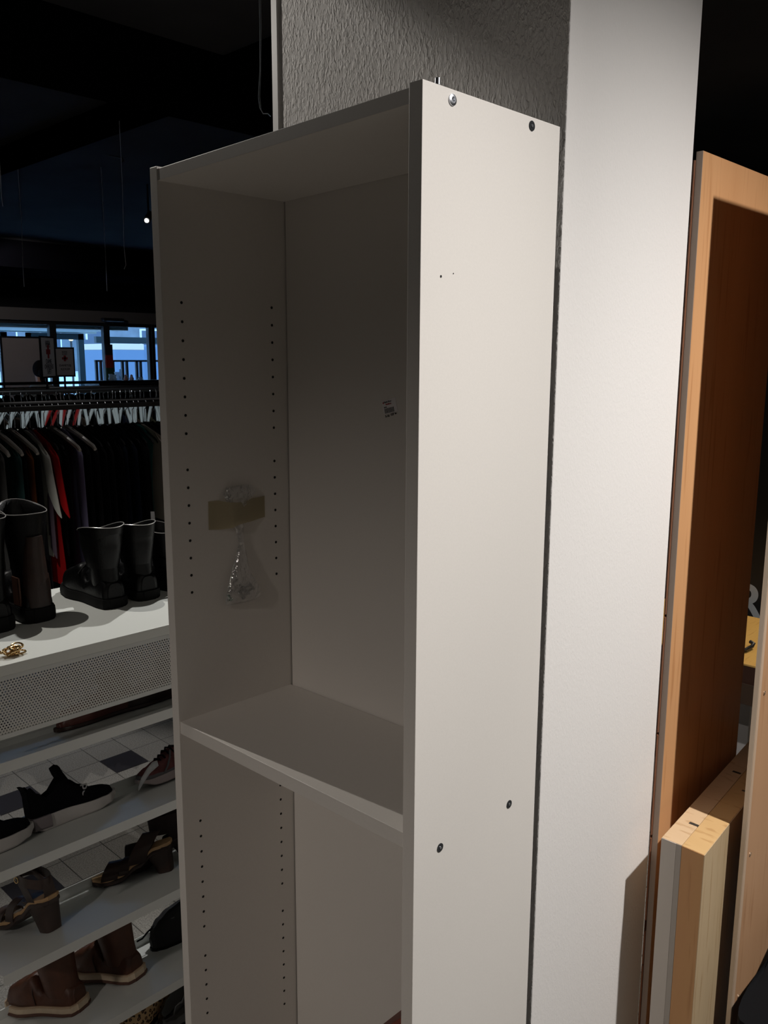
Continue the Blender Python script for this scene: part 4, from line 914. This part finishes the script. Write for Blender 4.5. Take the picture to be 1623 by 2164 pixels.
# person standing between the rails
def person(base, yaw, H=1.9):
    t = thing('person', 'person with dark tied hair in a grey top by the shop windows', 'person', base, (0, 0, yaw)); s = H/1.8
    J = {'pel': (0, 0, .98), 'sp': (0, 0, 1.15), 'ch': (0, .0, 1.36), 'nk': (0, .01, 1.50), 'hb': (0, .04, 1.58), 'hd': (0, .05, 1.70)}
    names = list(J); V = [Vector(J[n])*s for n in names]; rad = [.15, .13, .15, .055, .075, .085]; ed = [(0, 1), (1, 2), (2, 3), (3, 4), (4, 5)]
    def chain(start, pts, rs):
        p = start
        for q, r in zip(pts, rs): V.append(Vector(q)*s); rad.append(r); ed.append((p, len(V)-1)); p = len(V)-1
        return p
    for sx in (-1, 1):
        chain(0, [(sx*.09, 0, .88), (sx*.10, .01, .50), (sx*.10, -.02, .10), (sx*.10, .12, .04)], [.085, .06, .042, .035])
        w = chain(2, [(sx*.17, 0, 1.43), (sx*.22, .0, 1.16), (sx*.20, .16, 1.02), (sx*.19, .22, .99)], [.055, .045, .034, .026])
        for k_ in range(5):
            o_ = (k_-2)*.017
            if k_ < 4: chain(w, [(sx*.19+o_, .27, .98), (sx*.19+o_*1.1, .295+.006*(2-abs(k_-1.5)), .965), (sx*.19+o_*1.1, .305, .94)], [.010, .009, .008])
            else: chain(w, [(sx*.19-sx*.035, .245, .975), (sx*.19-sx*.045, .27, .955)], [.011, .009])
    me = bpy.data.meshes.new('body'); me.from_pydata([tuple(v) for v in V], ed, []); me.update()
    o = bpy.data.objects.new('body', me); COL.objects.link(o); o.parent = t; me.materials.append(mat('skin', (.42, .22, .15), .6))
    sk = o.modifiers.new('skin', 'SKIN'); ss = o.modifiers.new('sub', 'SUBSURF'); ss.levels = 1; ss.render_levels = 2
    for i, v in enumerate(me.skin_vertices[0].data): v.radius = (rad[i]*s, rad[i]*s*(.72 if i < 3 else 1)); v.use_root = (i == 0)
    gr = mat('grey_hoodie', (.12, .13, .13), .9)
    link('hoodie', MB().loft([[(rx*s*math.cos(a), ry*s*math.sin(a), z*s) for a in [2*math.pi*i/24 for i in range(24)]] for z, rx, ry in ((.92, .19, .14), (1.1, .18, .135), (1.3, .205, .14), (1.42, .215, .13), (1.49, .15, .105), (1.54, .085, .08))]), gr, t, smooth=True, angle=80)
    for sx in (-1, 1): link('hoodie_sleeve', MB().tube([Vector(q)*s for q in ((sx*.17, 0, 1.43), (sx*.235, 0, 1.30), (sx*.245, .0, 1.16), (sx*.215, .14, 1.03))], [.075*s, .062*s, .058*s, .045*s], 12), gr, t, smooth=True)
    link('trousers', MB().tube([Vector(q)*s for q in ((-.10, 0, .96), (-.10, .01, .5), (-.10, -.01, .1))], [.115*s, .08*s, .065*s], 14).tube([Vector(q)*s for q in ((.10, 0, .96), (.10, .01, .5), (.10, -.01, .1))], [.115*s, .08*s, .065*s], 14), mat('dark_trousers', (.015, .017, .025), .9), t, smooth=True)
    hm = mat('dark_hair', (.006, .004, .004), .95, spec=.1)
    link('hair', MB().ball(Vector((0, .02, 1.705))*s, .104*s, 14, (.92, 1.05, 1.12)).ball(Vector((-.0, -.13, 1.66))*s, .055*s, 10), hm, t, smooth=True)
    return t
hp = atX(86, 781, -10.5); person((hp.x, hp.y, 0), math.radians(75), 1.8*hp.z/1.70)
# glassware and small goods on the window sill
sill = thing('display_ledge', 'dark display ledge along the right shop windows', 'shelf', (X0+.35, 6.1, 0))
zl = atX(280, 804, X0+.35).z
link('ledge_top', MB().box(X0+.1, X0+.6, 5.3, 7.4, zl-.05, zl), blackmetal, sill, world=True, bevel=.005)
link('ledge_front', MB().box(X0+.12, X0+.58, 5.32, 7.38, 0, zl-.05), blackmetal, sill, world=True)
gl = mat('pale_glass', (.35, .48, .55), .1, 0, 0, 1, alpha=.55)
for i, (q, r, h) in enumerate([(234, .035, .10), (241, .045, .09), (248, .05, .13), (255, .02, .17), (297, .05, .05)]):
    y = atX(q, 800, X0+.35).y
    tag(link('glass_vase', MB().loft([[(X0+.35+rr_*math.cos(a), y+rr_*math.sin(a), zl+z) for a in [2*math.pi*j/14 for j in range(14)]] for z, rr_ in ((0, r*.7), (h*.3, r), (h*.7, r*.7), (h, r*.85))], True, (True, False)), gl, smooth=True), 'small pale glass vase on the window ledge', 'vase', 'glass pieces on the window ledge')
for q, c, lab in ((266, (.35, .22, .22), 'small pinkish figure on the window ledge'), (278, (.40, .38, .5), 'small pale figure on the window ledge')):
    y = atX(q, 800, X0+.35).y
    tag(link('figurine', MB().loft([[(X0+.35+rr_*math.cos(a), y+rr_*math.sin(a), zl+z) for a in [2*math.pi*j/12 for j in range(12)]] for z, rr_ in ((0, .03), (.03, .035), (.06, .02), (.075, .022), (.09, .008))]), mat('figurine_%d' % q, c, .5), smooth=True), lab, 'figurine')
y = atX(231, 752, X0+.1).y
rg = thing('red_green_banner', 'dark hanging cloth with red and green bands beside the window post', 'cloth', (X0+.1, y, 1.7))
for a, b, c, nm in ((.15, .34, (.25, .008, .008), 'red_band'), (-.1, .15, (.01, .04, .01), 'green_band'), (.34, .50, (.008, .006, .012), 'dark_band')):
    link(nm, MB().box(X0+.09, X0+.10, y-.06, y+.06, 1.7+a, 1.7+b), mat(nm, c, .8), rg, world=True)

# ================================================================== CEILING THINGS
tk = thing('beam_blocker', 'added unseen black flap on a lamp housing, cutting the aisle lamp beam', 'spotlight', (-1.4, -.10, CEIL))
LP = Vector((-1.4, -.10, 3.16)); d1 = Vector((1.578, .45, -.543)); d2 = Vector((1.943, .45, -.80))
fa = LP+(d1*2.2-d2*1.2)*.13; fb = LP+(d2*2.0-d1)*.13; upv = Vector((0, 0, .09))  # added plate, edge shaped to cast the diagonal shade on the pillar
link('flap', MB().loft([[fa, fb, fb+upv, fa+upv], [fa+Vector((.002, 0, .001)), fb+Vector((.002, 0, .001)), fb+upv+Vector((.002, 0, 0)), fa+upv+Vector((.002, 0, 0))]]), blackmetal, tk, world=True)
link('housing', MB().cyl(LP+Vector((-.03, 0, .05)), LP+Vector((-.12, 0, .17)), .045, 20), blackmetal, tk, world=True, smooth=True)
link('stem', MB().cyl(LP+Vector((-.08, 0, .12)), LP+Vector((-.08, 0, CEIL-LP.z)), .01, 10), blackmetal, tk, world=True)
link('flap_arm', MB().tube([LP+Vector((-.05, 0, .09)), (fa+fb)/2+upv], .004, 6), blackmetal, tk, world=True)
def wire(label, pts, r=.0016):
    P = [Vector(p) for p in pts]; return tag(link('hanging_wire', MB().tube(P, r, 6), mat('wire_white', (.55, .62, .70), .35), smooth=True), label, 'wire', 'loose wires hanging from the ceiling')
def zpix(lst, D): return [CP+ray(a, b)*D for a, b in lst]
def up_to_ceiling(p): return Vector((p.x, p.y, CEIL))
def drop(lst, D, label, r=.0014):
    P = zpix(lst, D); wire(label, [up_to_ceiling(P[0])]+P, r)
drop([(549, 60), (549, 150), (546, 205), (549, 228), (556, 240), (566, 240), (572, 246)], 3.2, 'bright loose wire with curled end close to the pillar', .0018)
drop([(552, 60), (551, 150), (549, 205), (552, 232), (557, 241)], 3.2, 'thin second wire beside the curled one close to the pillar', .0010)
drop([(258, 380), (260, 450), (262, 520), (266, 560), (262, 569)], 5.0, 'loose wire with hooked end hanging left of the bookcase top', .0018)
drop([(1, 372), (3, 415), (6, 436)], 4.5, 'short loose wire at the left photo edge', .0022)
drop([(46, 480), (48, 560), (51, 606)], 6.5, 'thin far wire hanging above the left shop window', .002)
drop([(224, 560), (225, 590), (226, 615)], 6.5, 'thin far wire hanging above the middle shop window', .002)
wm = zpix([(140, 322), (170, 317), (215, 325), (258, 334), (262, 340), (255, 344)], 6.0)
tag(link('ceiling_cable', MB().tube(wm, .006, 6), blackmetal, smooth=True), 'thin black cable strung under the ceiling above the racks', 'cable')
wm = zpix([(-10, 396), (60, 402), (160, 416), (245, 428)], 8.0)
tag(link('ceiling_cable', MB().tube(wm, .006, 6), blackmetal, smooth=True), 'long black cable running along the far ceiling', 'cable')
sp = zpix([(310, 466)], 7.0)[0]
sl_ = thing('ceiling_spotlight', 'small ceiling spotlight shining white left of the bookcase', 'spotlight', (sp.x, sp.y, sp.z))
dirv = (CP-sp).normalized(); dirv = (dirv+Vector((.2, -.75, -.9))).normalized()
link('lens', MB().cyl(Vector((0, 0, 0)), dirv*.004, .017, 16), emis('spot_lens', (1, .98, .92), 8), sl_)
link('housing', MB().cyl(-dirv*.12, -dirv*.001, .028, 16), blackmetal, sl_, smooth=True)
link('stem', MB().cyl(-dirv*.06, Vector((0, 0, CEIL-sp.z))-dirv*.06, .008, 8), blackmetal, sl_)
